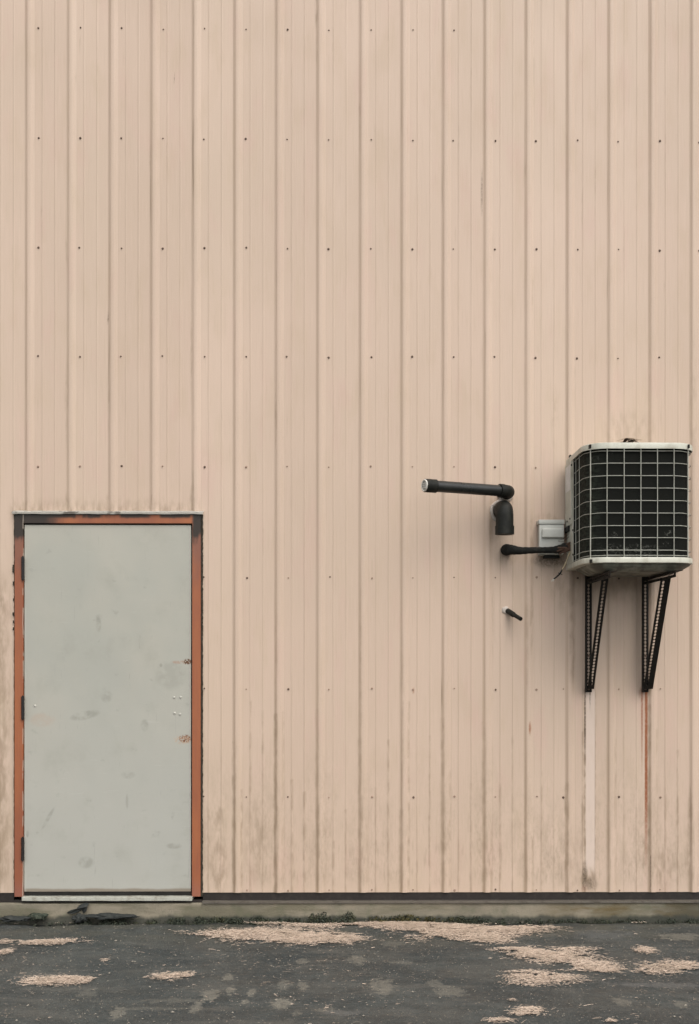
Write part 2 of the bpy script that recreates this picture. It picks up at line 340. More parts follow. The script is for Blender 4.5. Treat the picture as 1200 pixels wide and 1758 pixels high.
# ------------------------------------------------------------------ mesh helpers
def link(name, me, mat, parent=None):
    o = bpy.data.objects.new(name, me); COL.objects.link(o)
    if mat is not None and not me.materials: me.materials.append(M[mat])
    if parent: o.parent = parent
    return o
def build(name, bm, mat, parent=None, smooth=False, ang=35):
    bmesh.ops.recalc_face_normals(bm, faces=bm.faces)
    me = bpy.data.meshes.new(name); bm.to_mesh(me); bm.free()
    if smooth: me.shade_smooth(); me.set_sharp_from_angle(angle=R(ang))
    return link(name, me, mat, parent)
def thing(name, label, cat, loc=(0, 0, 0), group=None):
    o = bpy.data.objects.new(name, None); COL.objects.link(o); o.empty_display_size = 0.1
    o['label'] = label; o['category'] = cat
    if group: o['group'] = group
    return o
def box(bm, x0, x1, y0, y1, z0, z1, bev=0.0, seg=2):
    v = [bm.verts.new(p) for p in ((x0, y0, z0), (x1, y0, z0), (x1, y1, z0), (x0, y1, z0), (x0, y0, z1), (x1, y0, z1), (x1, y1, z1), (x0, y1, z1))]
    fs = [bm.faces.new([v[i] for i in q]) for q in ((0, 3, 2, 1), (4, 5, 6, 7), (0, 1, 5, 4), (1, 2, 6, 5), (2, 3, 7, 6), (3, 0, 4, 7))]
    if bev:
        es = list({e for f in fs for e in f.edges})
        bmesh.ops.bevel(bm, geom=es, offset=bev, segments=seg, affect='EDGES', profile=0.6)
def tube(bm, pts, rad, n=10, caps=True, closed=False):
    pts = [Vector(p) for p in pts]; rad = rad if isinstance(rad, (list, tuple)) else [rad] * len(pts)
    rings = []; up = None; L = len(pts)
    for i, p in enumerate(pts):
        a = pts[i - 1] if (i or closed) else p; b = pts[(i + 1) % L] if (i < L - 1 or closed) else p
        t = (b - a).normalized()
        if up is None: up = Vector((0, 0, 1)) if abs(t.z) < 0.9 else Vector((1, 0, 0))
        u = t.cross(up).normalized(); up = u.cross(t).normalized()
        rings.append([bm.verts.new(p + (u * math.cos(2 * math.pi * k / n) + up * math.sin(2 * math.pi * k / n)) * rad[i]) for k in range(n)])
    for i in range(L if closed else L - 1):
        A, B = rings[i], rings[(i + 1) % L]
        for k in range(n): bm.faces.new((A[k], A[(k + 1) % n], B[(k + 1) % n], B[k]))
    if caps and not closed:
        bm.faces.new(rings[0][::-1]); bm.faces.new(rings[-1])
def pipe(bm, pts, r_out, r_in, n=32):                # an open-ended pipe with a wall thickness
    pts = [Vector(p) for p in pts]
    t = (pts[-1] - pts[0]).normalized()
    path = pts + [pts[-1] - t * 0.0005]; rr = [r_out] * len(pts) + [r_in]
    path += [pts[-1] - t * 0.04]; rr += [r_in]
    tube(bm, path, rr, n)
def arc(c, a, b, r, n=8):                           # quarter bend: centre c, start dir a, end dir b
    c, a, b = Vector(c), Vector(a).normalized(), Vector(b).normalized()
    return [c + (a * math.cos(t) + b * math.sin(t)) * r for t in [math.pi / 2 * i / n for i in range(n + 1)]]
def tri_noise(x, y, s=1.0, seed=0):
    return (math.sin(x * 3.1 * s + seed) + math.sin(y * 4.3 * s + 1.7 * seed + x * 1.3 * s) + 0.5 * math.sin((x + y) * 9.7 * s + seed * 2.3)) / 2.5

# ------------------------------------------------------------------ the ground
def ground():
    fx = np.arange(-3.4, 3.401, 0.025); fy = np.arange(-3.0, 0.02, 0.02)
    xs = np.concatenate([[-120, -40, -15, -7], fx, [7, 15, 40, 120]]); ys = np.concatenate([[-120, -40, -15, -6], fy, [0.4, 5, 40, 120]])
    XX, YY = np.meshgrid(xs, ys, indexing='xy')
    fade = np.clip((3.3 - np.abs(XX)) / 0.4, 0, 1) * np.clip((YY + 2.9) / 0.4, 0, 1) * (YY < 0.03)
    Z = 0.006 * np.sin(XX * 2.3 + 1) * np.sin(YY * 3.1) + 0.003 * np.sin(XX * 7.7 + YY * 5.1) + 0.0015 * np.sin(XX * 23 + 2) * np.sin(YY * 19)
    Z = Z * fade
    edge = -0.125 + 0.022 * np.sin(XX * 5.3) + 0.014 * np.sin(XX * 17 + 1) + 0.008 * np.sin(XX * 43)
    Z = Z - 0.022 * np.clip((YY - edge) / 0.03, 0, 1) * fade
    nx, ny = len(xs), len(ys)
    co_ = np.stack([XX, YY, Z], -1).reshape(-1, 3)
    idx = np.arange(nx * ny).reshape(ny, nx)
    f = np.stack([idx[:-1, :-1], idx[:-1, 1:], idx[1:, 1:], idx[1:, :-1]], -1).reshape(-1, 4)
    me = bpy.data.meshes.new('ground'); me.from_pydata(co_.tolist(), [], f.tolist()); me.shade_smooth()
    o = link('ground', me, 'asphalt'); o['kind'] = 'structure'; o['label'] = 'dark weathered asphalt yard'
    return o
ground()

# ------------------------------------------------------------------ the building
B = thing('metal_building', 'building clad in peach ribbed steel with a grey door in a rust red frame', 'building')
WL, WR, WT = -8.0, 8.0, 7.0
WB = wz(1532)                                    # foot of the cladding
DX0, DX1, DT = wx(27), wx(349), wz(883)          # opening in the cladding
def siding():
    q = 1 / PX
    prof = [(-4.6, 0), (-3.4, .4), (-1.4, 3.2), (0.6, 6.7), (1.7, 8.4), (3.0, 9.0), (6.0, 9.0), (7.2, 8.4), (8.6, 6.8), (11.0, 2.8), (12.8, .5), (14.2, 0),
            (25.0, 0), (25.8, 1.1), (26.8, 1.1), (27.6, 0), (47.0, 0), (47.8, 1.1), (48.8, 1.1), (49.6, 0)]   # px across, mm out
    pts = []
    k0 = int((WL - wx(RIB0)) / P) - 1; k1 = int((WR - wx(RIB0)) / P) + 1
    for k in range(k0, k1):
        jx = random.uniform(-.25, .25)
        for px, mm in prof: pts.append((wx(RIB0 + jx + RIBP * k) + px * q, -mm / 1000))
    pts = [p for p in pts if WL < p[0] < WR]
    def yat(x):
        for a, b in zip(pts, pts[1:]):
            if a[0] <= x <= b[0]: return a[1] + (b[1] - a[1]) * (x - a[0]) / (b[0] - a[0])
        return 0
    extra = [DX0, DX1] + [wx(q) for q in np.arange(-60, 1261, 1.6)] + [wx(q) for q in np.arange(998, 1024, .5)] + [wx(q) for q in np.arange(1096, 1120, .5)]
    have = np.array([p[0] for p in pts])
    for xx in extra:
        if np.abs(have - xx).min() > 0.0008 or xx in (DX0, DX1): pts.append((xx, yat(xx)))
    pts = sorted(set(pts)); X_ = np.array([p[0] for p in pts]); Y_ = np.array([p[1] for p in pts])
    zs = np.concatenate([np.arange(WB, DT, 0.011)[:-1], [DT], np.arange(DT + .011, 2.75, 0.011), np.arange(2.78, 5.2, .04), [5.6, 6.2, WT]])
    nx, nz = len(X_), len(zs)
    XX, ZZ = np.meshgrid(X_, zs); YY = np.broadcast_to(Y_, XX.shape)
    idx = np.arange(nx * nz).reshape(nz, nx)
    f = np.stack([idx[:-1, :-1], idx[:-1, 1:], idx[1:, 1:], idx[1:, :-1]], -1)
    mx_ = (X_[:-1] + X_[1:]) / 2; mz_ = (zs[:-1] + zs[1:]) / 2
    keep = ~((mx_[None, :] > DX0) & (mx_[None, :] < DX1) & (mz_[:, None] < DT))
    f = f[keep]
    me = bpy.data.meshes.new('ribbed_cladding')
    V_ = np.stack([XX, YY, ZZ], -1).reshape(-1, 3).astype(np.float32)
    me.vertices.add(len(V_)); me.vertices.foreach_set('co', V_.ravel())
    me.loops.add(f.size); me.loops.foreach_set('vertex_index', f.astype(np.int32).ravel())
    me.polygons.add(len(f)); me.polygons.foreach_set('loop_start', np.arange(0, f.size, 4, dtype=np.int32)); me.polygons.foreach_set('loop_total', np.full(len(f), 4, np.int32))
    me.update(calc_edges=True)
    px, py = XX.ravel() * PX + 600, 1130 - (ZZ.ravel() - H) * PX
    sm = lambda a, lo, hi: (lambda t: t * t * (3 - 2 * t))(np.clip((a - lo) / (hi - lo), 0, 1))
    A_ = {k: np.zeros(len(px)) for k in ('grime_shade', 'dark_mark', 'rust', 'pale')}
    def blob(k, x0, y0, rx, ry, st):
        e = ((px - x0) / rx) ** 2 + ((py - y0) / ry) ** 2
        A_[k] = np.maximum(A_[k], st * (1 - sm(e, 0, 1)))
    def drip(k, x0, hw, top, bot, st, fade=.5, soft=1.2):
        mk = (1 - sm(np.abs(px - x0), max(hw - soft * .6, 0), hw + soft)) * (1 - sm(py, bot - (bot - top) * fade, bot)) * sm(py, top - 2, top)
        A_[k] = np.maximum(A_[k], st * mk)
    A_['grime_shade'] = np.maximum(A_['grime_shade'], .75 * sm(py, 848, 880) * sm(px, 12, 30) * (1 - sm(px, 338, 352)) * (py < 886))
    A_['grime_shade'] = np.maximum(A_['grime_shade'], .5 * (1 - sm(px, 4, 30)) * sm(px, -70, -10) * sm(py, 960, 1040))
    for b in STAINS_SHADE: blob(*b)
    rnd = random.Random(3)
    for i in range(110):                                     # random thin runs starting at creases and screws
        k = rnd.randint(0, 16); x0 = RIB0 + RIBP * k + rnd.choice((-2, 0, 19.6, 26, 48, 12)) + rnd.uniform(-1, 1); y0 = rnd.uniform(0, 1500)
        drip('grime_shade', x0, rnd.uniform(.3, 1.2), y0, y0 + rnd.uniform(20, 160), rnd.uniform(.15, .5), .9)
    for k in range(17):                                      # grime climbing up the creases from the bottom
        for dx, w_ in ((-1, 3.5), (27, 1.6), (48, 1.6), (12, 1.4)):
            drip('grime_shade', RIB0 + RIBP * k + dx, w_, 1530 - rnd.uniform(60, 330), 1545, rnd.uniform(.25, .75), .01, 2)
    drip('pale', 1013.5, 7.6, 1186, 1512, .80, .10, 2.6); drip('pale', 1107, 7, 1184, 1400, .35, .9, 3)
    drip('dark_mark', 1004.3, 1.4, 1184, 1330, 1.0, .5, .9); drip('grime_shade', 1004.0, 1.6, 1184, 1530, 1.3, .2, 1.2); drip('grime_shade', 1022.5, .7, 1184, 1530, .9, .3, .8); drip('dark_mark', 1013, 1.2, 1184, 1224, .9, .8, .8)
    drip('rust', 1102.5, 1.3, 1184, 1360, .95, .8, 1.2); drip('rust', 1109.8, 2.1, 1184, 1530, 1.25, .6, 1.2); drip('rust', 1106, 6, 1184, 1330, .35, .9, 3); drip('grime_shade', 1115, 2.5, 1184, 1535, .9, .3, 2)
    drip('dark_mark', 1117, .6, 1470, 1540, .9, .1, .8)
    blob('dark_mark', 1004, 1506, 6, 36, 1.0); blob('dark_mark', 1014, 1518, 16, 16, .7); blob('grime_shade', 1010, 1512, 18, 26, 1.2); blob('rust', 1003, 1527, 8, 8, .25)
    blob('rust', 909, 1250, 2.5, 14, .9); blob('rust', 1102, 1190, 7, 14, .5); blob('rust', 709, 1186, 2, 7, .6)
    for k, v in A_.items():
        a = me.attributes.new(k, 'FLOAT', 'POINT'); a.data.foreach_set('value', v.astype(np.float32))
    me.shade_smooth(); me.set_sharp_from_angle(angle=R(50))
    return link('ribbed_cladding', me, 'wall', B)
g_, s_t = 'grime_shade', 'dark_mark'  # stain masks; the first also carries painted shade near the unit
STAINS_SHADE = [(g_, 118, 868, 7, 26, .8), (g_, 186, 868, 6, 22, .6), (g_, 332, 860, 7, 34, .7), (g_, 262, 870, 5, 18, .5), (g_, 6, 1030, 14, 26, .8),
    (g_, 14, 1200, 9, 60, .6), (g_, 6, 1480, 14, 60, .6), (g_, 375, 1405, 14, 26, .7), (g_, 377, 1490, 22, 60, .8), (g_, 440, 1440, 26, 90, .5),
    (g_, 868, 950, 26, 26, .6), (g_, 944, 890, 34, 14, .6), (s_t, 944, 962, 38, 15, .9), (g_, 975, 1000, 40, 70, .5), (g_, 912, 930, 5, 60, .6),  # darker patch below the box; the unit's soft shadow painted on the wall
    (g_, 842, 905, 4, 75, .7), (g_, 846, 1060, 4, 90, .4), (g_, 904, 1100, 4, 160, .4), (g_, 912, 1060, 5, 80, .5), (g_, 982, 1090, 8, 110, .7),  # last entry paints the shade along the rib left of the bracket
    (g_, 1075, 1010, 60, 30, .5), (g_, 1125, 1080, 9, 110, .6), (g_, 952, 720, 8, 70, .3), (g_, 1080, 735, 60, 40, .4), (g_, 1190, 700, 8, 160, .4),  # first two paint shade under the unit and beside the right bracket
    (g_, 760, 1255, 4, 24, .6), (s_t, 826, 330, 2, 50, .8), (g_, 543, 20, 4, 40, .7), (g_, 544, 90, 3, 60, .4), (g_, 259, 270, 3, 22, .9),
    (s_t, 187, 545, 2, 12, .8), (s_t, 300, 137, 1.5, 7, .7), (g_, 116, 420, 3, 60, .4), (g_, 116, 690, 4, 90, .5), (g_, 188, 700, 3, 60, .4),
    (g_, 329, 600, 3, 120, .5), (g_, 474, 720, 3, 60, .6), (g_, 475, 1150, 4, 200, .35), (g_, 618, 1180, 4, 240, .4), (g_, 690, 1230, 4, 180, .4),
    (g_, 547, 1440, 5, 100, .6), (g_, 619, 1430, 5, 100, .7), (g_, 476, 1450, 5, 90, .7), (g_, 761, 1450, 6, 110, .6), (g_, 833, 1460, 5, 90, .5),
    (g_, 1186, 1400, 6, 60, .9), (g_, 1186, 1470, 9, 90, .8), (g_, 1140, 1490, 24, 50, .7), (g_, 1106, 1460, 18, 60, .6), (g_, 980, 1480, 30, 70, .4)]
siding()
# foundation, base trim and its lip: pieces left and right of the door
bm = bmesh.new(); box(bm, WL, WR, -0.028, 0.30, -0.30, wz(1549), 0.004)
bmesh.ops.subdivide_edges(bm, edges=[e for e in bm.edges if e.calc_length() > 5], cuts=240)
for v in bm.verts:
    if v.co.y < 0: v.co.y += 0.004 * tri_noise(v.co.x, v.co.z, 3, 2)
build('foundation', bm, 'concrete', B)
bm = bmesh.new(); box(bm, DX1 + 0.002, WR, 0.004, 0.04, wz(1549)+.001, WB + 0.01); box(bm, WL, DX0 - 0.002, 0.004, 0.04, wz(1549) + .001, WB + 0.006)
build('base_trim', bm, 'trim', B)
bm = bmesh.new(); box(bm, DX1 + 0.002, WR, -0.038, 0.003, wz(1549) + 0.001, wz(1545) - 0.001, 0.001)
build('drip_edge', bm, 'lip', B)
# return walls and roof so the building has a body
bm = bmesh.new(); box(bm, WL, WL + .1, 0.301, 9, 0, WT - 0.05); box(bm, WR - .1, WR, 0.301, 9, 0, WT - 0.05); box(bm, WL, WR, 9.001, 9.1, 0, WT - 0.05)
build('rear_wall', bm, 'wall', B)
bm = bmesh.new(); box(bm, WL - .1, WR + .1, -0.12, 9.2, WT + .001, WT + .12, 0.01)
build('roof', bm, 'lip', B)

# ---- door frame
fx0, fx1, ft, fb = wx(28.8), wx(346.4), wz(885), wz(1538)
jw = wx(43.6) - wx(28.8)
bm = bmesh.new()
FY = -0.016
def ring(bm, x0, x1, zt, zb, w_, y0, y1, bev=0.0015):       # mitred head and jambs
    outer = [(x0, zb), (x0, zt), (x1, zt), (x1, zb)]; inner = [(x0 + w_, zb), (x0 + w_, zt - w_), (x1 - w_, zt - w_), (x1 - w_, zb)]
    for y in (0,):
        for i in range(3):
            o1, o2, i1, i2 = outer[i], outer[i + 1], inner[i], inner[i + 1]
            g = 0.0004
            vv = [bm.verts.new((p[0], yy, p[1])) for yy in (y0, y1) for p in (o1, o2, i2, i1)]
            fs = [bm.faces.new([vv[j] for j in q]) for q in ((0, 1, 2, 3), (7, 6, 5, 4), (0, 4, 5, 1), (1, 5, 6, 2), (2, 6, 7, 3), (3, 7, 4, 0))]
            es = list({e for f in fs for e in f.edges})
            bmesh.ops.bevel(bm, geom=es, offset=bev, segments=2, affect='EDGES')
ring(bm, fx0, fx1, ft, fb, jw, FY, 0.05)
fr = build('door_frame', bm, 'frame', B)
bm = bmesh.new()                                           # stop behind the slab, the gap's shade put into its near-black colour
ring(bm, fx0 + 0.004, fx1 - 0.004, ft - 0.004, fb + 0.001, jw + 0.012, 0.0525, 0.09, 0.0005)
build('door_stop', bm, 'dark', fr)
bm = bmesh.new()                                           # ragged near-black bead round the frame
def rag(bm, p0, p1, r0, r1, n):
    p0, p1 = Vector(p0), Vector(p1); pts = []; rr = []
    for i in range(n + 1):
        t = i / n; pts.append(p0.lerp(p1, t) + Vector((random.uniform(-1, 1) * r0 * .3, random.uniform(-1, 0) * r0 * .3, random.uniform(-1, 1) * r0 * .3)))
        rr.append(random.uniform(r0, r1))
    tube(bm, pts, rr, 7)
rag(bm, (fx0 - .003, -.004, fb), (fx0 - .003, -.004, ft), .002, .0045, 120)
rag(bm, (fx1 + .0055, -.006, fb), (fx1 + .0055, -.006, ft), .0055, .0072, 160)
for py, s in ((980, .008), (974, .007), (1002, .006), (1055, .006), (1068, .005), (1080, .005), (1030, .004)):
    p = (wx(26), -.006, wz(py)); rag(bm, (p[0], p[1], p[2] - s * 1.5), (p[0], p[1], p[2] + s * 1.5), s * .5, s * .8, 4)
build('frame_edging', bm, 'edge_bead', fr)
bm = bmesh.new()                                           # bent head flashing
n = 40; x0, x1 = wx(25), wx(351)
for lo, hi, yy in ((883.5, 880.0, -0.027),):
    prev = None
    for i in range(n + 1):
        x = x0 + (x1 - x0) * i / n; dz = 0.0006 * math.sin(i * .55) + 0.0005 * math.sin(i * 1.7)
        cur = [bm.verts.new((x, yy, wz(884.4) + dz)), bm.verts.new((x, yy - .002, wz(881.2) + dz)), bm.verts.new((x, -0.001, wz(877.8) + dz * .5))]
        if prev:
            for k in range(2): bm.faces.new((prev[k], cur[k], cur[k + 1], prev[k + 1]))
        prev = cur
bmesh.ops.solidify(bm, geom=bm.faces[:], thickness=0.0015)
build('head_flashing', bm, 'headwhite', B)
# ---- door slab
bm = bmesh.new(); dy = -0.004
dx0, dx1, dt, db = wx(44.6), wx(329.4), wz(902.2), wz(1530)
box(bm, dx0, dx1, dy, dy + 0.044, db, dt, 0.0018)
dr = build('door', bm, 'door', B); dr['label'] = 'scuffed grey steel door with no handle, rust at its lock edge'
for py in (977, 1215, 1456):
    bm = bmesh.new(); c = wx(43.6)
    for i in range(5):
        a = wz(py + 19.5 - i * 7.8) + .0006; b = wz(py + 19.5 - (i + 1) * 7.8) - .0006
        tube(bm, [(c, FY - 0.0065, a), (c, FY - 0.0065, b)], 0.0085, 14)
    tube(bm, [(c, FY - .0065, wz(py - 21)), (c, FY - .0065, wz(py + 21))], 0.0042, 10)
    box(bm, c - .010, c + .003, FY - .0025, FY + .002, wz(py + 19), wz(py - 19))
    build('hinge', bm, 'hinge', dr, smooth=True)
for px, py in ((62.5, 1212), (300.5, 1197.5), (311.5, 1197.2), (301.3, 1224.4), (310.3, 1226.3)):
    bm = bmesh.new(); bmesh.ops.create_uvsphere(bm, u_segments=14, v_segments=8, radius=0.0066)
    for v in bm.verts: v.co.y *= 0.55; v.co += Vector((wx(px), dy - .0004, wz(py)))
    tube(bm, [(wx(px), dy + .001, wz(py)), (wx(px), dy - .001, wz(py))], .0085, 16)
    build('rivet', bm, 'rivet', dr, smooth=True)
bm = bmesh.new(); box(bm, wx(44.8), wx(330.2), -0.001, 0.05, wz(1536.3), wz(1530.6)); build('under_door_strip', bm, 'dark', dr)  # near-black strip filling the gap under the slab
bm = bmesh.new(); box(bm, wx(43.5), wx(333), -0.040, 0.06, wz(1543.6), wz(1537.2), 0.0015)
bmesh.ops.subdivide_edges(bm, edges=[e for e in bm.edges if e.calc_length() > .5], cuts=30)
for v in bm.verts: v.co.z += 0.0006 * math.sin(v.co.x * 31)
build('threshold', bm, 'white', B)
bm = bmesh.new(); box(bm, wx(27), wx(349), 0.0, 0.30, wz(1549) + .001, wz(1544)); build('subsill', bm, 'trim', B)
bm = bmesh.new(); box(bm, wx(24), wx(352), 0.0905, 0.13, wz(1549) + .002, wz(878)); build('dark_backing', bm, 'dark', B)  # unseen backing added so the gaps round the door stay black

# ---- screws
def screw_mesh(kind, r, tilt):
    bm = bmesh.new()
    tube(bm, [(0, 0, 0), (0, -0.0012, 0), (0, -0.0016, 0)], [r * 1.45, r * 1.45, r * 1.2], 16)
    tube(bm, [(0, -0.0016, 0), (0, -0.0056, 0), (0, -0.0062, 0)], [r, r, r * .8], 6)
    bmesh.ops.rotate(bm, verts=bm.verts, cent=(0, 0, 0), matrix=Matrix.Rotation(tilt, 3, 'X') @ Matrix.Rotation(tilt * 3, 3, 'Y'))
    bmesh.ops.recalc_face_normals(bm, faces=bm.faces)
    me = bpy.data.meshes.new('screw'); bm.to_mesh(me); bm.free(); me.materials.append(M[kind]); return me
SM = {k: [screw_mesh(k, 0.0026 + .0006 * i, random.uniform(-.25, .25)) for i in range(4)] for k in ('screw', 'screwp')}
spots = []
for ri, py in enumerate((51.5, 240, 427, 613, 801.5, 991.5, 1183, 1368, 1528)):
    for k in range(-10, 28):
        px = RIB0 + 19.6 + 71.0 * k + random.uniform(-1, 1)
        if ri >= 5: px += 1.8
        if ri == 0 and k > 10: continue
        if ri >= 4 and 20 < px < 358 and py > 870: continue
        if ri in (7, 6) and k == 13: px = 967
        if 970 < px < 1190 and 750 < py < 988: continue
        if abs(px - 944) < 26 and 890 < py < 955: continue
        yy = py + random.uniform(-1.2, 1.2)
        kind = 'screw' if (ri < 4 or random.random() < .35) else 'screwp'
        spots.append((wx(px), wz(yy), kind))
for px, py in ((351, 991), (352, 1182), (351, 1367), (1200, 428), (1200, 242)): spots.append((wx(px), wz(py), 'screw'))
spots.sort(key=lambda s: (abs(s[0]) > 1.93, math.hypot(s[0], s[1] - H)))
for x, z, k in spots[:100]:
    o = bpy.data.objects.new('screw', random.choice(SM[k])); COL.objects.link(o); o.parent = B; o.location = (x, 0, z); o.rotation_euler.y = random.uniform(0, 3)
bm = bmesh.new()
for x, z, k in spots[100:]:
    n0 = len(bm.verts); bm.from_mesh(random.choice(SM[k])); bm.verts.ensure_lookup_table()
    bmesh.ops.translate(bm, verts=bm.verts[n0:], vec=(x, 0, z))
if len(bm.verts):
    o = build('screw', bm, 'screw', B); o['kind'] = 'stuff'

# ------------------------------------------------------------------ condenser unit
U = thing('air_conditioner', 'boxy cream outdoor air conditioner with a square wire grille, on two black wall brackets', 'air conditioner')
AL, AR, AF, AB, RC = 1.180, 1.752, 0.565, 0.045, 0.125
def outline(off, rc=RC, n=10):
    r = max(rc - off, 0.004); rb = 0.012
    x0, x1, yf, yb = AL + off, AR - off, -(AF - off), -(AB + off)
    pts = []
    for cx, cy, a0, rr in ((x0 + r, yf + r, 180, r), (x1 - r, yf + r, 270, r), (x1 - rb, yb - rb, 0, rb), (x0 + rb, yb - rb, 90, rb)):
        for i in range(n + 1):
            a = R(a0 + 90 * i / n); pts.append((cx + rr * math.cos(a), cy + rr * math.sin(a)))
    return pts
def loft(bm, levels, cap0=True, cap1=True, cx=None):
    rings = [[bm.verts.new((x, y, z)) for x, y in outline(o)] for o, z in levels]
    n = len(rings[0])
    for A, Bq in zip(rings, rings[1:]):
        for k in range(n): bm.faces.new((A[k], A[(k + 1) % n], Bq[(k + 1) % n], Bq[k]))
    if cap0: bm.faces.new(rings[0][::-1])
    if cap1: bm.faces.new(rings[-1])
ZT, ZL, ZR1, ZR0, ZP = 2.520, 2.489, 1.944, 1.917, 1.876
bm = bmesh.new(); loft(bm, [(.030, ZL + .012), (.006, ZL + .012), (.004, ZL), (0, ZL), (0, ZT - .006), (.002, ZT - .002), (.006, ZT), (.10, ZT + .004), (.16, ZT + .002)])
build('top_cover', bm, 'acpaint', U, smooth=True)
bm = bmesh.new(); loft(bm, [(.10, ZR0 - .002), (.003, ZR0 - .002), (0, ZR0), (0, ZR1 - .003), (.002, ZR1), (.030, ZR1)])
build('base_rail', bm, 'acpaint', U, smooth=True)
bm = bmesh.new()
n = 24; x0, x1, yf, yb = AL + .035, AR - .012, -(AF - .020), -(AB + .03)
def rr_pts(x0, x1, yf, yb, r, z):
    return [bm.verts.new((cx + r * math.cos(R(a0 + 15 * i)), cy + r * math.sin(R(a0 + 15 * i)), z)) for cx, cy, a0 in ((x0 + r, yf + r, 180), (x1 - r, yf + r, 270), (x1 - r, yb - r, 0), (x0 + r, yb - r, 90)) for i in range(7)]
rs = [rr_pts(x0, x1, yf, yb, .09, ZR0 - .0025), rr_pts(x0 + .006, x1 - .006, yf + .006, yb, .085, ZR0 - .012), rr_pts(x0 + .05, x1 - .05, yf + .05, yb - .04, .06, ZP + .004), rr_pts(x0 + .06, x1 - .06, yf + .06, yb - .05, .055, ZP)]
for A, Bq in zip(rs, rs[1:]):
    for k in range(len(A)): bm.faces.new((A[k], A[(k + 1) % len(A)], Bq[(k + 1) % len(A)], Bq[k]))
bm.faces.new(rs[0]); bm.faces.new(rs[-1])
build('base_pan', bm, 'pan', U, smooth=True)
bm = bmesh.new(); loft(bm, [(.021, ZR1 + .001), (.021, ZL + .010)])
build('coil', bm, 'coil', U, smooth=True)
# left rear service panel
PY = 0.235
bm = bmesh.new(); box(bm, AL + .002, AL + .0055, -PY, -.06, ZR1 + .001, ZL - .001, .001)
build('side_panel', bm, 'acpaint', U)
bm = bmesh.new(); box(bm, AL - .005, AL + .0015, -.215, -.048, 2.150, ZL - .002, .0025)
build('service_cover', bm, 'acpaint', U)
bm = bmesh.new(); box(bm, AL - .0062, AL - .0052, -.20, -.075, 2.335, 2.470); build('sticker', bm, 'sticker', U)
bm = bmesh.new(); box(bm, AL - .008, AL + .0015, -.150, -.050, 2.118, 2.148, .003); build('rubber_grommet', bm, 'abs', U)
for yy, zz in ((-.20, 2.18), (-.12, 2.175), (-.24, 2.115), (-.24, 1.985), (-.24, 2.46)):
    bm = bmesh.new(); xo = AL - .0072 if zz > 2.16 else AL + .0005
    tube(bm, [(xo + .003, yy, zz), (xo - .002, yy, zz)], .005, 8); build('screw', bm, 'bracket', U)
# wire guard
OFF = 0.010; RW = 0.0021
def guard_path(off):
    pts = outline(off, n=12)
    # from the left panel forward round the front and back along the right side
    corner = pts[:26]
    x0, x1 = AL + off, AR - off
    return [(x0, -(PY - .012))] + corner + [(x1, -.20), (x1, -.08)]
gpath = [Vector((x, y, 0)) for x, y in guard_path(OFF)]
cum = [0]
for a, b in zip(gpath, gpath[1:]): cum.append(cum[-1] + (b - a).length)
def along(s):
    for i in range(len(gpath) - 1):
        if cum[i + 1] >= s: return gpath[i].lerp(gpath[i + 1], (s - cum[i]) / (cum[i + 1] - cum[i]))
    return gpath[-1]
def guard_s_for_x(px):            # arc length where the front of the guard meets a given photo column
    best = None
    for i in range(0, 2000):
        s = cum[-1] * i / 2000; p = along(s)
        q = 600 + p.x * F / (D + p.y)
        if q >= px: return s
    return None
bm = bmesh.new()
zrows = [2.4785 - 0.0622 * i for i in range(9)] + [1.9815 - .026]
zrows = [2.4785, 2.4165, 2.3535, 2.2915, 2.229, 2.1665, 2.103, 2.042, 1.979, 1.953]
for i, z in enumerate(zrows):
    pts = [Vector((p.x, p.y, z + .0006 * math.sin(j * .9 + i))) for j, p in enumerate(gpath)]
    tube(bm, pts, RW * .85, 8)
ss = [guard_s_for_x(q) for q in (985.5, 989.5, 995.5, 1014.2, 1042, 1071, 1100, 1128.5, 1157, 1180.5)]
ss = [s for s in ss if s] + [cum[-1] - d for d in (.30, .22, .14, .06)]
inset = 0.0042
for i, s in enumerate(ss):
    p = along(s); q = along(min(s + .004, cum[-1])); q0 = along(max(s - .004, 0)); t = (q - q0).normalized(); nn = Vector((t.y, -t.x, 0))   # outward
    thick = RW * (1.5 if i in (3, 9) else 1.05)
    a = p + nn * inset * .9
    tube(bm, [(a.x, a.y, ZR1 - .001), (a.x + random.uniform(-.0008, .0008), a.y, (ZR1 + ZL) / 2), (a.x, a.y, ZL + .006)], thick, 8)
build('wire_guard', bm, 'wire', U, smooth=True)
# clips and screws on the rim
for px, py, d in ((1012.2, 766, .555), (1181.5, 765.5, .53), (978, 783.5, .12), (1014, 963, .548), (1183, 961.5, .50)):
    p = at(px, py, d); bm = bmesh.new()
    box(bm, p.x - .005, p.x + .005, p.y - .018, p.y + .012, p.z - .009, p.z + .009, .002)
    build('clip', bm, 'bracket', U)
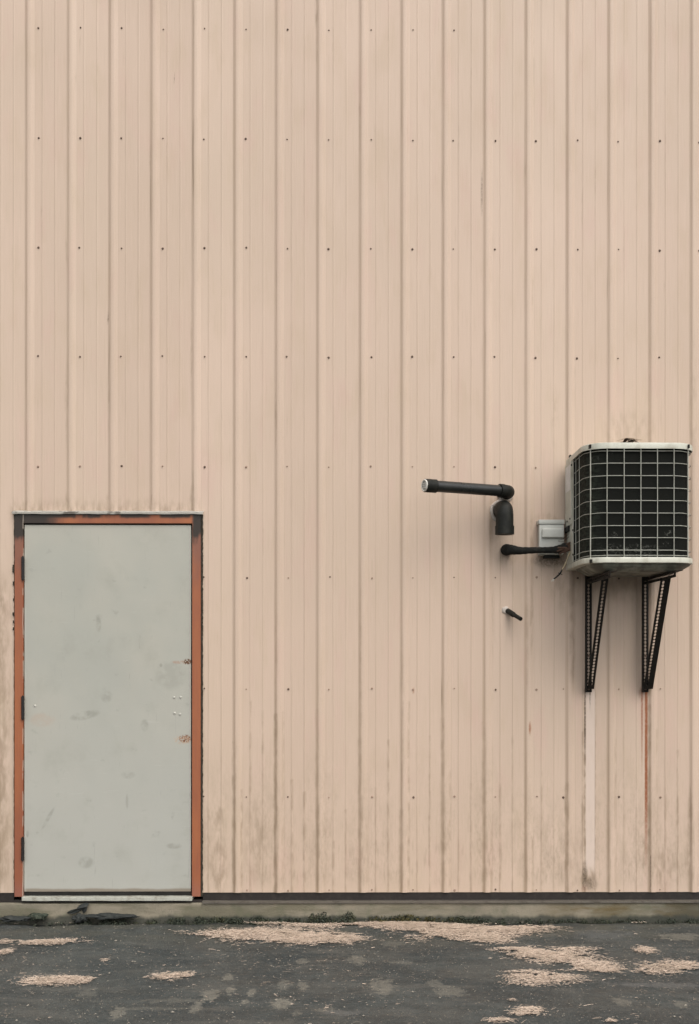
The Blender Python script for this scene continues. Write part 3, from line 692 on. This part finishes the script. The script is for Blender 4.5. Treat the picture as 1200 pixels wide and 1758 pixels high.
# torn leaves on top
bm = bmesh.new(); cx_, cy_ = at(1080, 757, .52).x, -.515
def leafquad(bm, c, L_, W_, yaw, pit, curl):
    d = Vector((math.cos(yaw), math.sin(yaw), 0)); s_ = Vector((-d.y, d.x, 0)); prev = None
    for i in range(6):
        t = i / 5; wd = W_ * math.sin(math.pi * min(max(t, .05), .95)) ** .8
        p = c + d * (t - .5) * L_ + Vector((0, 0, pit * t * L_ + curl * math.sin(t * 3.1) * L_))
        cur = [bm.verts.new(p - s_ * wd), bm.verts.new(p + Vector((0, 0, -.25 * wd))), bm.verts.new(p + s_ * wd)]
        if prev:
            for k in range(2): bm.faces.new((prev[k], cur[k], cur[k + 1], prev[k + 1]))
        prev = cur
for i in range(10):
    leafquad(bm, Vector((cx_ + random.gauss(0, .022), cy_ + random.gauss(0, .012), ZT + random.uniform(.004, .012))), random.uniform(.03, .07), random.uniform(.006, .014), random.uniform(0, 6.3), random.uniform(-.2, .35), random.uniform(.05, .3))
bmesh.ops.solidify(bm, geom=bm.faces[:], thickness=.0008)
o = build('dead_leaves', bm, 'leaf'); o['label'] = 'small clump of curled brown dead leaves on top of the air conditioner'; o['category'] = 'leaves'; o['kind'] = 'stuff'
bm = bmesh.new()
leafquad(bm, Vector((cx_ - .012, cy_ - .01, ZT + .012)), .11, .012, .1, .08, .10); leafquad(bm, Vector((cx_ + .04, cy_ - .01, ZT + .012)), .05, .010, -.3, .1, .1)
bmesh.ops.solidify(bm, geom=bm.faces[:], thickness=.0008)
o = build('paper_scrap', bm, 'leafpale'); o['label'] = 'pale dry curled scrap among the leaves on the air conditioner'; o['category'] = 'scrap'

# ------------------------------------------------------------------ brackets of slotted angle
def slotted(bm, p0, p1, side, width, thick, normal, hole_off, hole_r=(.0062, .0088), pitch=.0195, start=.03, end=.03):
    """perforated flange: runs p0 -> p1, widens along side, thickness along normal."""
    p0, p1 = Vector(p0), Vector(p1); L_ = (p1 - p0).length; t = (p1 - p0).normalized(); side = Vector(side).normalized(); nrm = Vector(normal).normalized()
    n = int((L_ - start - end) / pitch); half = pitch / 2
    def quad(loop):
        a = [bm.verts.new(p) for p in loop]; return bm.faces.new(a)
    def P2(u, v): return p0 + t * u + side * v
    faces = []
    faces.append(quad([P2(0, 0), P2(start, 0), P2(start, width), P2(0, width)]))
    for i in range(n):
        c = start + half + i * pitch; a0, a1 = c - half, c + half
        hx, hy = hole_r
        m_ = 12
        hole = [P2(c + hy * math.cos(2 * math.pi * (k + .5) / m_), hole_off + hx * math.sin(2 * math.pi * (k + .5) / m_)) for k in range(m_)]
        corners = {0: (a1, width), 3: (a0, width), 6: (a0, 0), 9: (a1, 0)}
        hv = [bm.verts.new(h) for h in hole]
        cv = {k: bm.verts.new(P2(*uv)) for k, uv in corners.items()}
        ks = [0, 3, 6, 9]
        # corner k sits between hole vertices; fan
        idx = {0: 1, 3: 4, 6: 7, 9: 10}
        for j, k in enumerate(ks):
            k2 = ks[(j + 1) % 4]; i0, i1 = idx[k], idx[k2] if idx[k2] > idx[k] else idx[k2] + 12
            loop = [hv[q % 12] for q in range(i0, i1 + 1)]
            bm.faces.new([cv[k]] + loop + [cv[k2]])
    u1 = start + n * pitch
    faces.append(quad([P2(u1, 0), P2(L_, 0), P2(L_, width), P2(u1, width)]))
    bmesh.ops.remove_doubles(bm, verts=bm.verts, dist=1e-5)
    bmesh.ops.recalc_face_normals(bm, faces=bm.faces)
    r = bmesh.ops.extrude_face_region(bm, geom=bm.faces[:])
    bmesh.ops.translate(bm, verts=[g for g in r['geom'] if isinstance(g, bmesh.types.BMVert)], vec=nrm * thick)
def merge(name, parts, mat, parent):
    bm = bmesh.new()
    for f in parts:
        b = bmesh.new(); f(b); bmesh.ops.recalc_face_normals(b, faces=b.faces)
        me = bpy.data.meshes.new('t'); b.to_mesh(me); b.free(); bm.from_mesh(me); bpy.data.meshes.remove(me)
    return build(name, bm, mat, parent)
def bracket(px, label, wide, arm_len):
    t = thing('wall_bracket', label, 'bracket', group='slotted steel brackets under the air conditioner')
    x = wx(px); z0, z1, za = wz(1188), wz(985), 1.838
    W = .038
    merge('wall_rail', [lambda b: slotted(b, (x - W / 2, -.021, z0), (x - W / 2, -.021, z1), (1, 0, 0), W, .003, (0, -1, 0), W * .52),
                        lambda b: box(b, x - W / 2, x - W / 2 + .003, -.058, -.0245, z0, z1)], 'bracket', t)
    merge('arm', [lambda b: slotted(b, (x - W / 2 + .006, -.026, za), (x - W / 2 + .006, -arm_len, za), (0, 0, 1), .034, .003, (1, 0, 0), .017),
                  lambda b: box(b, x - W / 2 + .0095, x + W / 2 + .006, -arm_len, -.026, za + .0315, za + .0345)], 'bracket', t)
    a = Vector((x + .003, -.050, z0 + .020)); b_ = Vector((x + .003, -.40, za + .012)); d = (b_ - a).normalized()
    nrm = Vector((0, -d.z, d.y)); nrm = nrm if nrm.y < 0 else -nrm
    wd = .052 if wide else .036
    sx = -wd * .5 + (.006 if wide else .004)
    merge('brace', [lambda b: slotted(b, a + Vector((sx, 0, 0)), b_ + Vector((sx, 0, 0)), (1, 0, 0), wd, .003, nrm, .017 if wide else .018, start=.02, end=.01)]
          + ([lambda b: box_path(b, a + Vector((sx + wd - .003, 0, 0)), b_ + Vector((sx + wd - .003, 0, 0)), .003, nrm * -.034)]), 'bracket', t)
    for zz in (z0 + .018, z0 + .2, z1 - .03):
        bm = bmesh.new(); tube(bm, [(x + .001, -.0245, zz), (x + .001, -.031, zz)], .0075, 6); build('bolt', bm, 'screw', t)
    return t
def box_path(bm, a, b, w_, depth):
    vs = [bm.verts.new(p + Vector((dx, 0, 0)) + dd) for p in (a, b) for dx in (0, w_) for dd in (Vector((0, 0, 0)), depth)]
    for q in ((0, 1, 3, 2), (4, 6, 7, 5), (0, 2, 6, 4), (1, 5, 7, 3), (0, 4, 5, 1), (2, 3, 7, 6)): bm.faces.new([vs[i] for i in q])
bracket(1008.5, 'black slotted steel bracket with the pale washed streak running down the wall below it', False, .60)
bracket(1106, 'black slotted steel bracket with orange rust streaks running down the wall below it', True, .655)

# ------------------------------------------------------------------ upper vent pipe
V = thing('vent_pipe', 'long black plastic vent pipe running left from the wall, ending in a round white grille', 'pipe')
pe = at(872, 843, .125); end = at(729, 833.2, .325)
dirp = (end - pe).normalized(); back = Vector((0, 1, 0))
bm = bmesh.new(); tube(bm, [pe + dirp * .045, end - dirp * .012], .0302, 32); build('pipe', bm, 'black', V, smooth=True)
bm = bmesh.new()
rb = .034; c0 = pe + dirp * rb + back * rb
pts = [pe + dirp * .055] + [c0 - back * rb * math.cos(t) - dirp * rb * math.sin(t) for t in [math.pi / 2 * i / 9 for i in range(10)]] + [pe + back * .06]
tube(bm, pts, .0352, 28)
tube(bm, [pe + dirp * .030, pe + dirp * .056], .0372, 28)
tube(bm, [pe + back * .022, pe + back * .050], .0372, 28)
build('elbow', bm, 'abs', V, smooth=True)
bm = bmesh.new(); tube(bm, [pe + back * .045, pe + back * .135], .0302, 24); build('pipe', bm, 'pvc', V, smooth=True)
bm = bmesh.new(); pipe(bm, [end - dirp * .062, end], .0352, .0310, 32); build('coupling', bm, 'abs', V, smooth=True)
bm = bmesh.new()                                              # the white grille
u = dirp.cross(Vector((0, 0, 1))).normalized(); v_ = Vector((0, 0, 1))
gc = end + dirp * .004
tube(bm, [gc + (u * math.cos(a) + v_ * math.sin(a)) * .0285 for a in [2 * math.pi * i / 32 for i in range(32)]], .0045, 8, closed=True)
tube(bm, [gc + (u * math.cos(a) + v_ * math.sin(a)) * .012 for a in [2 * math.pi * i / 24 for i in range(24)]], .0018, 6, closed=True)
for k in range(-1, 2):
    o_ = k * .0125; h_ = math.sqrt(.028 ** 2 - o_ ** 2)
    tube(bm, [gc + u * o_ - v_ * h_, gc + u * o_ + v_ * h_], .0018, 6); tube(bm, [gc + v_ * o_ - u * h_, gc + v_ * o_ + u * h_], .0018, 6)
build('vent_grille', bm, 'pvc', V, smooth=True)
bm = bmesh.new(); tube(bm, [end - dirp * .035, end - dirp * .0345], .030, 24); build('pipe_interior', bm, 'dark', V)

# ------------------------------------------------------------------ lower vent elbow
V2 = thing('vent_elbow', 'fat black plastic elbow vent pointing straight down, with pale sealant around it', 'vent')
w0 = Vector((wx(860), 0, wz(877))); rad = .0475; depth = .135
w1 = w0 + Vector((0, -depth, 0)); rb = .052
c0 = w1 + Vector((0, rb, -rb))
pts = [w0 + Vector((0, .03, 0)), w0 + Vector((0, -.03, 0))] + [c0 + Vector((0, -math.sin(t), math.cos(t))) * rb for t in [math.pi / 2 * i / 12 for i in range(13)]] + [w1 + Vector((0, 0, -.105))]
bm = bmesh.new(); tube(bm, pts, rad, 32); build('elbow', bm, 'abs', V2, smooth=True)
bm = bmesh.new(); pipe(bm, [w1 + Vector((0, 0, -.098)), w1 + Vector((0, 0, -.143))], .0515, .0450, 32); build('collar', bm, 'abs', V2, smooth=True)
def putty_ring(c, r, th, seed, name, parent):
    bm = bmesh.new(); pts = []; rr = []
    rnd = random.Random(seed)
    for i in range(36):
        a = 2 * math.pi * i / 36; q = r * (1 + rnd.uniform(-.05, .05)); pts.append(Vector(c) + Vector((math.cos(a) * q, -.004, math.sin(a) * q)))
    tube(bm, pts, th, 8, closed=True); build(name, bm, 'putty', parent, smooth=True)
putty_ring(w0, .055, .010, 4, 'sealant', V2)
putty_ring((pe.x, 0, pe.z), .035, .009, 5, 'sealant', V)

# ------------------------------------------------------------------ refrigerant line in black insulation
L = thing('insulated_pipe', 'black foam wrapped pipe from the wall across the small grey box to the air conditioner', 'pipe')
p = [at(868, 944, -.02), at(869, 943.5, .035), at(874, 943.3, .070), at(882, 944, .093), at(893, 945, .105), at(908, 944.5, .112), at(925, 944, .118), at(938, 944, .120), at(950, 943.5, .124), at(960, 942.5, .132), at(970, 939.5, .145), at(977, 937.5, .16)]
r_ = [.030, .031, .029, .0255, .0205, .0178, .0165, .017, .0185, .024, .026, .021]
def smooth_path(p, r, k=4):
    P_, Q = [], []
    for i in range(len(p) - 1):
        p0, p1, p2, p3 = p[max(i - 1, 0)], p[i], p[i + 1], p[min(i + 2, len(p) - 1)]
        for j in range(k):
            t = j / k; P_.append(.5 * ((2 * p1) + (p2 - p0) * t + (2 * p0 - 5 * p1 + 4 * p2 - p3) * t * t + (3 * p1 - p0 - 3 * p2 + p3) * t ** 3)); Q.append(r[i] + (r[i + 1] - r[i]) * t)
    return P_ + [p[-1]], Q + [r[-1]]
P_, Q = smooth_path(p, r_, 5)
Q = [q * (1 + .035 * math.sin(i * 1.7) + .02 * math.sin(i * 3.9)) for i, q in enumerate(Q)]
bm = bmesh.new(); tube(bm, P_, Q, 20); build('insulation', bm, 'foam', L, smooth=True)
bm = bmesh.new()                                               # torn end tape at the unit
for i in range(9):
    a = at(958 + random.uniform(-3, 6), 944 + random.uniform(-8, 8), .135 + random.uniform(0, .02)); b = at(979, 938 + random.uniform(-8, 12), .17)
    m_ = a.lerp(b, .5) + Vector((0, -.008, random.uniform(-.008, .008)))
    P2_, Q2 = smooth_path([a, m_, b], [.004, .007, .005]); tube(bm, P2_, Q2, 6)
build('torn_tape', bm, 'leaf', L, smooth=True)
# loose wires
Wr = thing('loose_wire', 'thin loose wire with a taped bare end hanging beside the air conditioner', 'wire')
bm = bmesh.new()
P_, Q = smooth_path([at(979, 946, .17), at(975, 955, .175), at(969, 970, .18), at(963, 981, .18)], [.0030] * 4); tube(bm, P_, Q, 6)
build('wire_jacket', bm, 'yellow', Wr, smooth=True)
bm = bmesh.new()
P_, Q = smooth_path([at(965, 977, .18), at(961, 984, .18), at(955, 990, .185), at(950, 993.5, .185)], [.003, .0055, .004, .0035]); tube(bm, P_, Q, 8)
P_, Q = smooth_path([at(958, 983, .18), at(965, 986, .18)], [.003, .002]); tube(bm, P_, Q, 6)
build('tape', bm, 'abs', Wr, smooth=True)
bm = bmesh.new(); tube(bm, [at(950.5, 993, .185), at(946.5, 997.5, .187)], .0022, 6); tube(bm, [at(951, 994, .185), at(949.5, 997.5, .187)], .0015, 6)
build('bare_tip', bm, 'pvc', Wr)
bm = bmesh.new()
for o_ in (0, 5):
    P_, Q = smooth_path([at(958, 927 + o_ * .4, .085), at(967, 924 + o_, .10), at(975, 917 + o_, .12), at(981, 912 + o_, .15)], [.0012] * 4); tube(bm, P_, Q, 5)
w2 = build('control_wire', bm, 'leaf', None, smooth=True); w2['label'] = 'pair of hair-thin dark wires from the grey box to the air conditioner'; w2['category'] = 'wire'

# ------------------------------------------------------------------ disconnect box
E = thing('electrical_box', 'small grey electrical box with a raised pull bar, half behind the black pipe', 'electrical box')
bx0, bx1, bz0, bz1 = wx(921.5), wx(963.5), wz(955), wz(895)
bm = bmesh.new(); box(bm, bx0 + .002, bx1 - .002, -.066, -.004, bz0 + .003, bz1 - .006, .004); build('enclosure', bm, 'box', E, smooth=True)
bm = bmesh.new(); box(bm, bx0, bx1, -.074, -.0665, bz0 + .008, bz1 - .024, .003); build('cover', bm, 'box', E, smooth=True)
bm = bmesh.new(); box(bm, bx0 - .004, bx1 + .003, -.079, -.002, bz1 - .022, bz1 + .002, .004); build('hood', bm, 'box', E, smooth=True)
bm = bmesh.new(); box(bm, bx0 + .012, bx1 - .002, -.092, -.0745, wz(925.5), wz(909.5), .008, 4); build('pull_bar', bm, 'box', E, smooth=True)
bm = bmesh.new(); tube(bm, [(bx0 + .013, -.074, wz(950)), (bx0 + .013, -.078, wz(950))], .004, 8); build('screw', bm, 'screw', E)
bm = bmesh.new(); box(bm, bx0 + .03, bx1 - .02, -.060, -.012, bz0 - .012, bz0 + .0025, .002); build('conduit_hub', bm, 'abs', E)

# ------------------------------------------------------------------ small stub
T = thing('pipe_stub', 'short thin black pipe stub slanting down from the bare wall', 'pipe')
a = at(868, 1047, 0); a.y = 0.01; b = at(881, 1055, .055); c = at(894, 1062.5, .10)
bm = bmesh.new(); tube(bm, [at(871, 1048.5, .004), b], .0148, 18); build('sleeve', bm, 'abs', T, smooth=True)
bm = bmesh.new(); pipe(bm, [b - (c - b).normalized() * .004, c], .0110, .0080, 16); build('nozzle', bm, 'abs', T, smooth=True)
bm = bmesh.new(); bmesh.ops.create_icosphere(bm, subdivisions=3, radius=.021)
for v in bm.verts: k = 1 + .16 * tri_noise(v.co.x * 60, v.co.z * 60); v.co *= k; v.co.y *= .45; v.co += Vector((wx(867.5), -.001, wz(1047)))
build('sealant', bm, 'putty', T, smooth=True)

# ------------------------------------------------------------------ wood shavings on the ground
def quads_mesh(name, C_, D_, Wd, U_, mat, thick=True):
    """C_ centres, D_ half-length vectors, Wd half-width vectors, U_ lift of the middle"""
    n = len(C_)
    a = C_ - D_ - Wd; b = C_ - D_ + Wd; c = C_ + Wd * 1.1 + U_; d = C_ - Wd * 1.1 + U_; e = C_ + D_ + Wd * .6; f = C_ + D_ - Wd * .6
    V_ = np.stack([a, b, c, d, e, f], 1).reshape(-1, 3)
    i = np.arange(n)[:, None] * 6
    Fc = np.concatenate([i + np.array([[0, 1, 2, 3]]), i + np.array([[3, 2, 4, 5]])], 1).reshape(-1, 4)
    me = bpy.data.meshes.new(name); me.vertices.add(len(V_)); me.vertices.foreach_set('co', V_.astype(np.float32).ravel())
    me.loops.add(Fc.size); me.loops.foreach_set('vertex_index', Fc.astype(np.int32).ravel())
    me.polygons.add(len(Fc)); me.polygons.foreach_set('loop_start', np.arange(0, Fc.size, 4, dtype=np.int32)); me.polygons.foreach_set('loop_total', np.full(len(Fc), 4, np.int32))
    me.update(calc_edges=True); me.validate()
    me.materials.append(M[mat]); return me
def gpn(px, py):
    d = F * H / (py - 1130); return (px - 600) / F * d, d - D
def vnoise(x, y, s, seed):
    r = np.random.default_rng(seed); G = r.random((64, 64)); u, v = x * s + 100, y * s + 100
    i, j = np.floor(u).astype(int), np.floor(v).astype(int); fu, fv = u - i, v - j; fu = fu * fu * (3 - 2 * fu); fv = fv * fv * (3 - 2 * fv)
    g = lambda a, b: G[a % 64, b % 64]
    return (g(i, j) * (1 - fu) + g(i + 1, j) * fu) * (1 - fv) + (g(i, j + 1) * (1 - fu) + g(i + 1, j + 1) * fu) * fv
PATCH = [  # photo px, py, half-width, half-height, fill
    (470, 1606, 132, 12, 1), (420, 1604, 80, 7, .9), (540, 1610, 80, 11, 1), (598, 1609, 30, 6, .8), (500, 1617, 50, 6, .8),
    (90, 1618, 62, 5.5, .9), (60, 1620, 40, 4, .6), (10, 1636, 14, 6, .9), (2, 1648, 8, 5, .6), (12, 1618, 20, 5, .5),
    (108, 1682, 62, 8.5, 1), (70, 1686, 40, 7, .5), (130, 1680, 38, 6, 1), (300, 1676, 38, 6.5, .9), (280, 1678, 24, 4, .5), (180, 1649, 7, 2, .8),
    (640, 1585, 60, 4, .9), (540, 1590, 60, 5, .6), (600, 1587, 60, 4, .6), (700, 1588, 90, 9, 1), (790, 1600, 100, 15, 1), (850, 1598, 90, 8, .9), (900, 1594, 60, 4, .8), (830, 1612, 60, 9, .9), (760, 1593, 90, 7, .9),
    (760, 1581, 90, 2.5, .6), (860, 1578, 60, 2.5, .5), (920, 1640, 60, 12, 1), (970, 1646, 62, 12, 1), (1020, 1660, 52, 10, 1), (1040, 1666, 34, 7, .9), (890, 1632, 40, 6, .8), (980, 1632, 50, 5, .8),
    (935, 1680, 62, 12, 1), (900, 1675, 34, 8, .7), (905, 1690, 36, 6, .4), (912, 1738, 26, 9, .9), (895, 1743, 22, 5, .6), (858, 1756, 30, 4, .9), (1045, 1753, 18, 4, .9), (880, 1720, 9, 2, .7),
    (1107, 1636, 20, 6, 1), (1150, 1663, 52, 10.5, 1), (1180, 1662, 30, 8, 1), (1110, 1668, 30, 5, .4), (1120, 1581, 62, 4.5, .9), (1140, 1580, 40, 4, .9), (1060, 1577, 30, 2, .4), (1000, 1577, 20, 2, .5),
    (70, 1583, 66, 2.2, .8), (110, 1583, 40, 2, .7), (295, 1580, 16, 1.5, .6), (405, 1582, 10, 1.5, .6), (440, 1583, 50, 2.2, .7), (480, 1587, 60, 2.5, .5)]
C_, ln_, an_ = [], [], []
for px, py, rx, ry, fill in PATCH:
    gx, gy = gp(px, py); s = F / (gy + D); rxm = rx / s; rym = abs(gp(px, py + ry)[1] - gp(px, py - ry)[1]) / 2
    n = int(rxm * rym * math.pi * 36000 * fill)
    # dense heart, ragged fringe stretched sideways
    r = np.abs(np.hypot(rng.normal(0, .50, n), rng.normal(0, .50, n))); a = rng.random(n) * 2 * np.pi
    x = gx + r * np.cos(a) * rxm * 1.02; y = gy + r * np.sin(a) * rym
    keep = (vnoise(x, y * 2.2, 9, 3) * .6 + vnoise(x, y * 2, 30, 5) * .4) > (.22 + .42 * np.clip(r - .55, 0, 1.2))
    keep &= r < 1.55
    C_.append(np.stack([x[keep], y[keep], rng.random(keep.sum()) * .007 * np.clip(1.2 - r[keep], .1, 1)], 1))
n = 1300   # stray splinters everywhere
x = rng.uniform(-2.6, 2.6, n); y = -np.abs(rng.random(n)) * 2.2 - .14
k = vnoise(x, y, 2.2, 8) > .42; C_.append(np.stack([x[k], y[k], np.zeros(k.sum())], 1))
C_ = np.concatenate(C_)
C_ = C_[(C_[:, 1] < -0.10)]
n = len(C_); print('shavings', n)
C_[:, 2] += 0.0045 + 0.006 * np.sin(C_[:, 0] * 2.3 + 1) * np.sin(C_[:, 1] * 3.1) + 0.003 * np.sin(C_[:, 0] * 7.7 + C_[:, 1] * 5.1)
an = rng.normal(0, .5, n); ln = rng.uniform(.003, .010, n); ln[rng.random(n) < .16] *= 2.2; wd = rng.uniform(.0006, .0015, n)
Dv = np.stack([np.cos(an) * ln, np.sin(an) * ln, rng.normal(0, .12, n) * ln], 1); Wv = np.stack([-np.sin(an) * wd, np.cos(an) * wd, rng.normal(0, .2, n) * wd], 1)
Uv = np.stack([np.zeros(n), np.zeros(n), rng.random(n) * .002], 1)
o = link('wood_shavings', quads_mesh('wood_shavings', C_, Dv, Wv, Uv, 'shavings'), None)
o['kind'] = 'stuff'; o['label'] = 'cream wood shavings scattered in ragged patches on the asphalt'; o['category'] = 'wood shavings'

# grit: small stones
n = 5000
x = rng.uniform(-2.4, 2.4, n); y = -rng.random(n) ** .85 * 2.1 - .13; sz = rng.uniform(.0010, .0034, n) * np.where(rng.random(n) < .05, 1.8, 1)
zg = .002 + .006 * np.sin(x * 2.3 + 1) * np.sin(y * 3.1) + .003 * np.sin(x * 7.7 + y * 5.1)
oc = np.array([(1, 0, 0), (.1, 1, 0), (-1, .1, 0), (0, -1, .1), (.1, .1, .7), (0, 0, -.7)]); aa = rng.random(n) * 6.28
ox = oc[None] * np.stack([sz * rng.uniform(.8, 1.7, n), sz, sz], 1)[:, None, :]
vx = ox[..., 0] * np.cos(aa)[:, None] - ox[..., 1] * np.sin(aa)[:, None] + x[:, None]; vy = ox[..., 0] * np.sin(aa)[:, None] + ox[..., 1] * np.cos(aa)[:, None] + y[:, None]
vv = np.stack([vx, vy, ox[..., 2] + zg[:, None]], -1).reshape(-1, 3)
tri = np.array([(0, 1, 4), (1, 2, 4), (2, 3, 4), (3, 0, 4), (1, 0, 5), (2, 1, 5), (3, 2, 5), (0, 3, 5)])
ff = (np.arange(n)[:, None, None] * 6 + tri[None]).reshape(-1, 3)
me = bpy.data.meshes.new('gravel'); me.from_pydata(vv.tolist(), [], ff.tolist())
o = link('gravel', me, 'grit'); o['kind'] = 'stuff'; o['label'] = 'fine grey and tan grit scattered over the asphalt'; o['category'] = 'grit'

# ------------------------------------------------------------------ moss and grit along the foundation
n = 34000
x = rng.uniform(wx(-40), wx(1240), n)
pxs = x * PX + 600
dens = np.interp(pxs, [-40, 0, 80, 130, 200, 235, 250, 262, 300, 820, 850, 1000, 1240], [.15, .1, .1, .5, .6, .35, .1, .5, 1, 1, .5, .35, .35])
hh = np.interp(pxs, [-40, 200, 260, 320, 520, 560, 620, 760, 830, 1000, 1240], [.022, .026, .02, .036, .032, .060, .048, .036, .028, .022, .022])
cl_ = vnoise(x, x * 0, 16, 11) * .6 + vnoise(x, x * 0 + 3, 45, 12) * .4
keep = rng.random(n) < dens * np.clip((cl_ - .22) * 2.6, .05, 1); x = x[keep]; hh = hh[keep] * (.45 + cl_[keep]); n = len(x)
t = rng.random(n)
y = -.032 - rng.random(n) ** 1.3 * .105; z = -.016 + hh * (rng.random(n)) * np.clip(1.15 + (y + .03) / .12, .1, 1)
az = rng.random(n) * 2 * np.pi; el = rng.uniform(.0, 1.3, n); ln = rng.uniform(.0022, .0065, n); wd = rng.uniform(.0012, .003, n)
Dv = np.stack([np.cos(az) * np.cos(el) * ln, np.sin(az) * np.cos(el) * ln, np.sin(el) * ln], 1); Wv = np.stack([-np.sin(az) * wd, np.cos(az) * wd, rng.normal(0, .5, n) * wd], 1)
o = link('moss', quads_mesh('moss', np.stack([x, y, z], 1), Dv, Wv, np.stack([0 * z, 0 * z, rng.random(n) * .002], 1), 'moss'), None)
o['kind'] = 'stuff'; o['label'] = 'dark moss and grit growing along the foot of the foundation'; o['category'] = 'moss'
bm = bmesh.new()
for cxp, cnt, hm in ((375, 14, .045), (400, 8, .03), (545, 26, .055), (565, 20, .05), (590, 16, .045), (640, 10, .03), (452, 8, .05), (372, 8, .06), (505, 8, .03), (700, 8, .025), (1040, 6, .03), (300, 8, .03)):
    for i in range(cnt):
        b0 = Vector((wx(cxp) + random.gauss(0, .03), -.035 - random.random() * .05, -.012)); a = random.uniform(0, 6.3); h = hm * random.uniform(.5, 1.1); ln_ = random.uniform(.1, .7) * h
        d_ = Vector((math.cos(a), math.sin(a) * .5 - .3, 0)); w_ = Vector((.0012, 0, 0)); prev = None
        for k in range(4):
            t = k / 3; p = b0 + d_ * ln_ * t * t + Vector((0, 0, h * t)); cur = [bm.verts.new(p - w_ * (1 - t * .8)), bm.verts.new(p + w_ * (1 - t * .8))]
            if prev: bm.faces.new((prev[0], prev[1], cur[1], cur[0]))
            prev = cur
o = build('weeds', bm, 'weed'); o['kind'] = 'stuff'; o['label'] = 'sparse short weed blades sprouting from the moss at the wall foot'; o['category'] = 'weeds'
def chunk(px0, px1, py_top, py_bot, d, label, seed, mat='tar', tilt=0.0, name='tar_chunk', cat='debris', group='torn lumps of tar and asphalt along the foundation'):
    rnd = random.Random(seed); bm = bmesh.new(); s = F / (D - d)
    cx = ((px0 + px1) / 2 - 600) / s; cz = H + (1130 - (py_top + py_bot) / 2) / s; rx = (px1 - px0) / 2 / s; rz = (py_bot - py_top) / 2 / s
    bmesh.ops.create_icosphere(bm, subdivisions=4, radius=1)
    off = rnd.uniform(0, 50)
    for v in bm.verts:
        p = v.co.copy(); k = 1 + .20 * math.sin(p.x * 5 + off) * math.cos(p.z * 4 + off) + .12 * math.sin(p.x * 13 + p.y * 9 + off) + .05 * math.sin(p.x * 31 + p.z * 27)
        v.co = Vector((p.x * k * rx, p.y * k * .028, p.z * k * rz)); v.co.z += tilt * v.co.x
        v.co += Vector((cx, -d, cz))
    o = build(name, bm, mat, None, smooth=True, ang=60); o['label'] = label; o['category'] = cat
    if group: o['group'] = group
chunk(2, 55, 1572, 1581, .085, 'long flat black tar lump farthest left, below the hinged side of the door', 1)
chunk(50, 84, 1567, 1579, .06, 'rounded mossy lump against the foundation, second from the left', 2, 'moss')
chunk(127, 152, 1569, 1583, .075, 'small jagged black lump under the leaning tar scrap', 3)
chunk(148, 238, 1568, 1577, .065, 'long low black lump along the foundation below the middle of the door', 4)
# black scrap leaning on the foundation
bm = bmesh.new(); d = .045
prof = [(117, 1566), (124, 1562), (133, 1560), (139, 1553), (147, 1550), (155, 1550.5), (152, 1556), (150, 1564), (145, 1567), (143, 1561), (137, 1565), (128, 1568), (119, 1567.5)]
fr_ = [bm.verts.new(at(px, py, d + .010 * math.sin(px * .3))) for px, py in prof]; bk = [bm.verts.new(v.co + Vector((0, .009, 0))) for v in fr_]
bm.faces.new(fr_); bm.faces.new(bk[::-1])
for i in range(len(fr_)): j = (i + 1) % len(fr_); bm.faces.new((fr_[i], bk[i], bk[j], fr_[j]))
o = build('tar_scrap', bm, 'tar'); o['label'] = 'torn black scrap of tar paper leaning on the foundation below the door'; o['category'] = 'scrap'
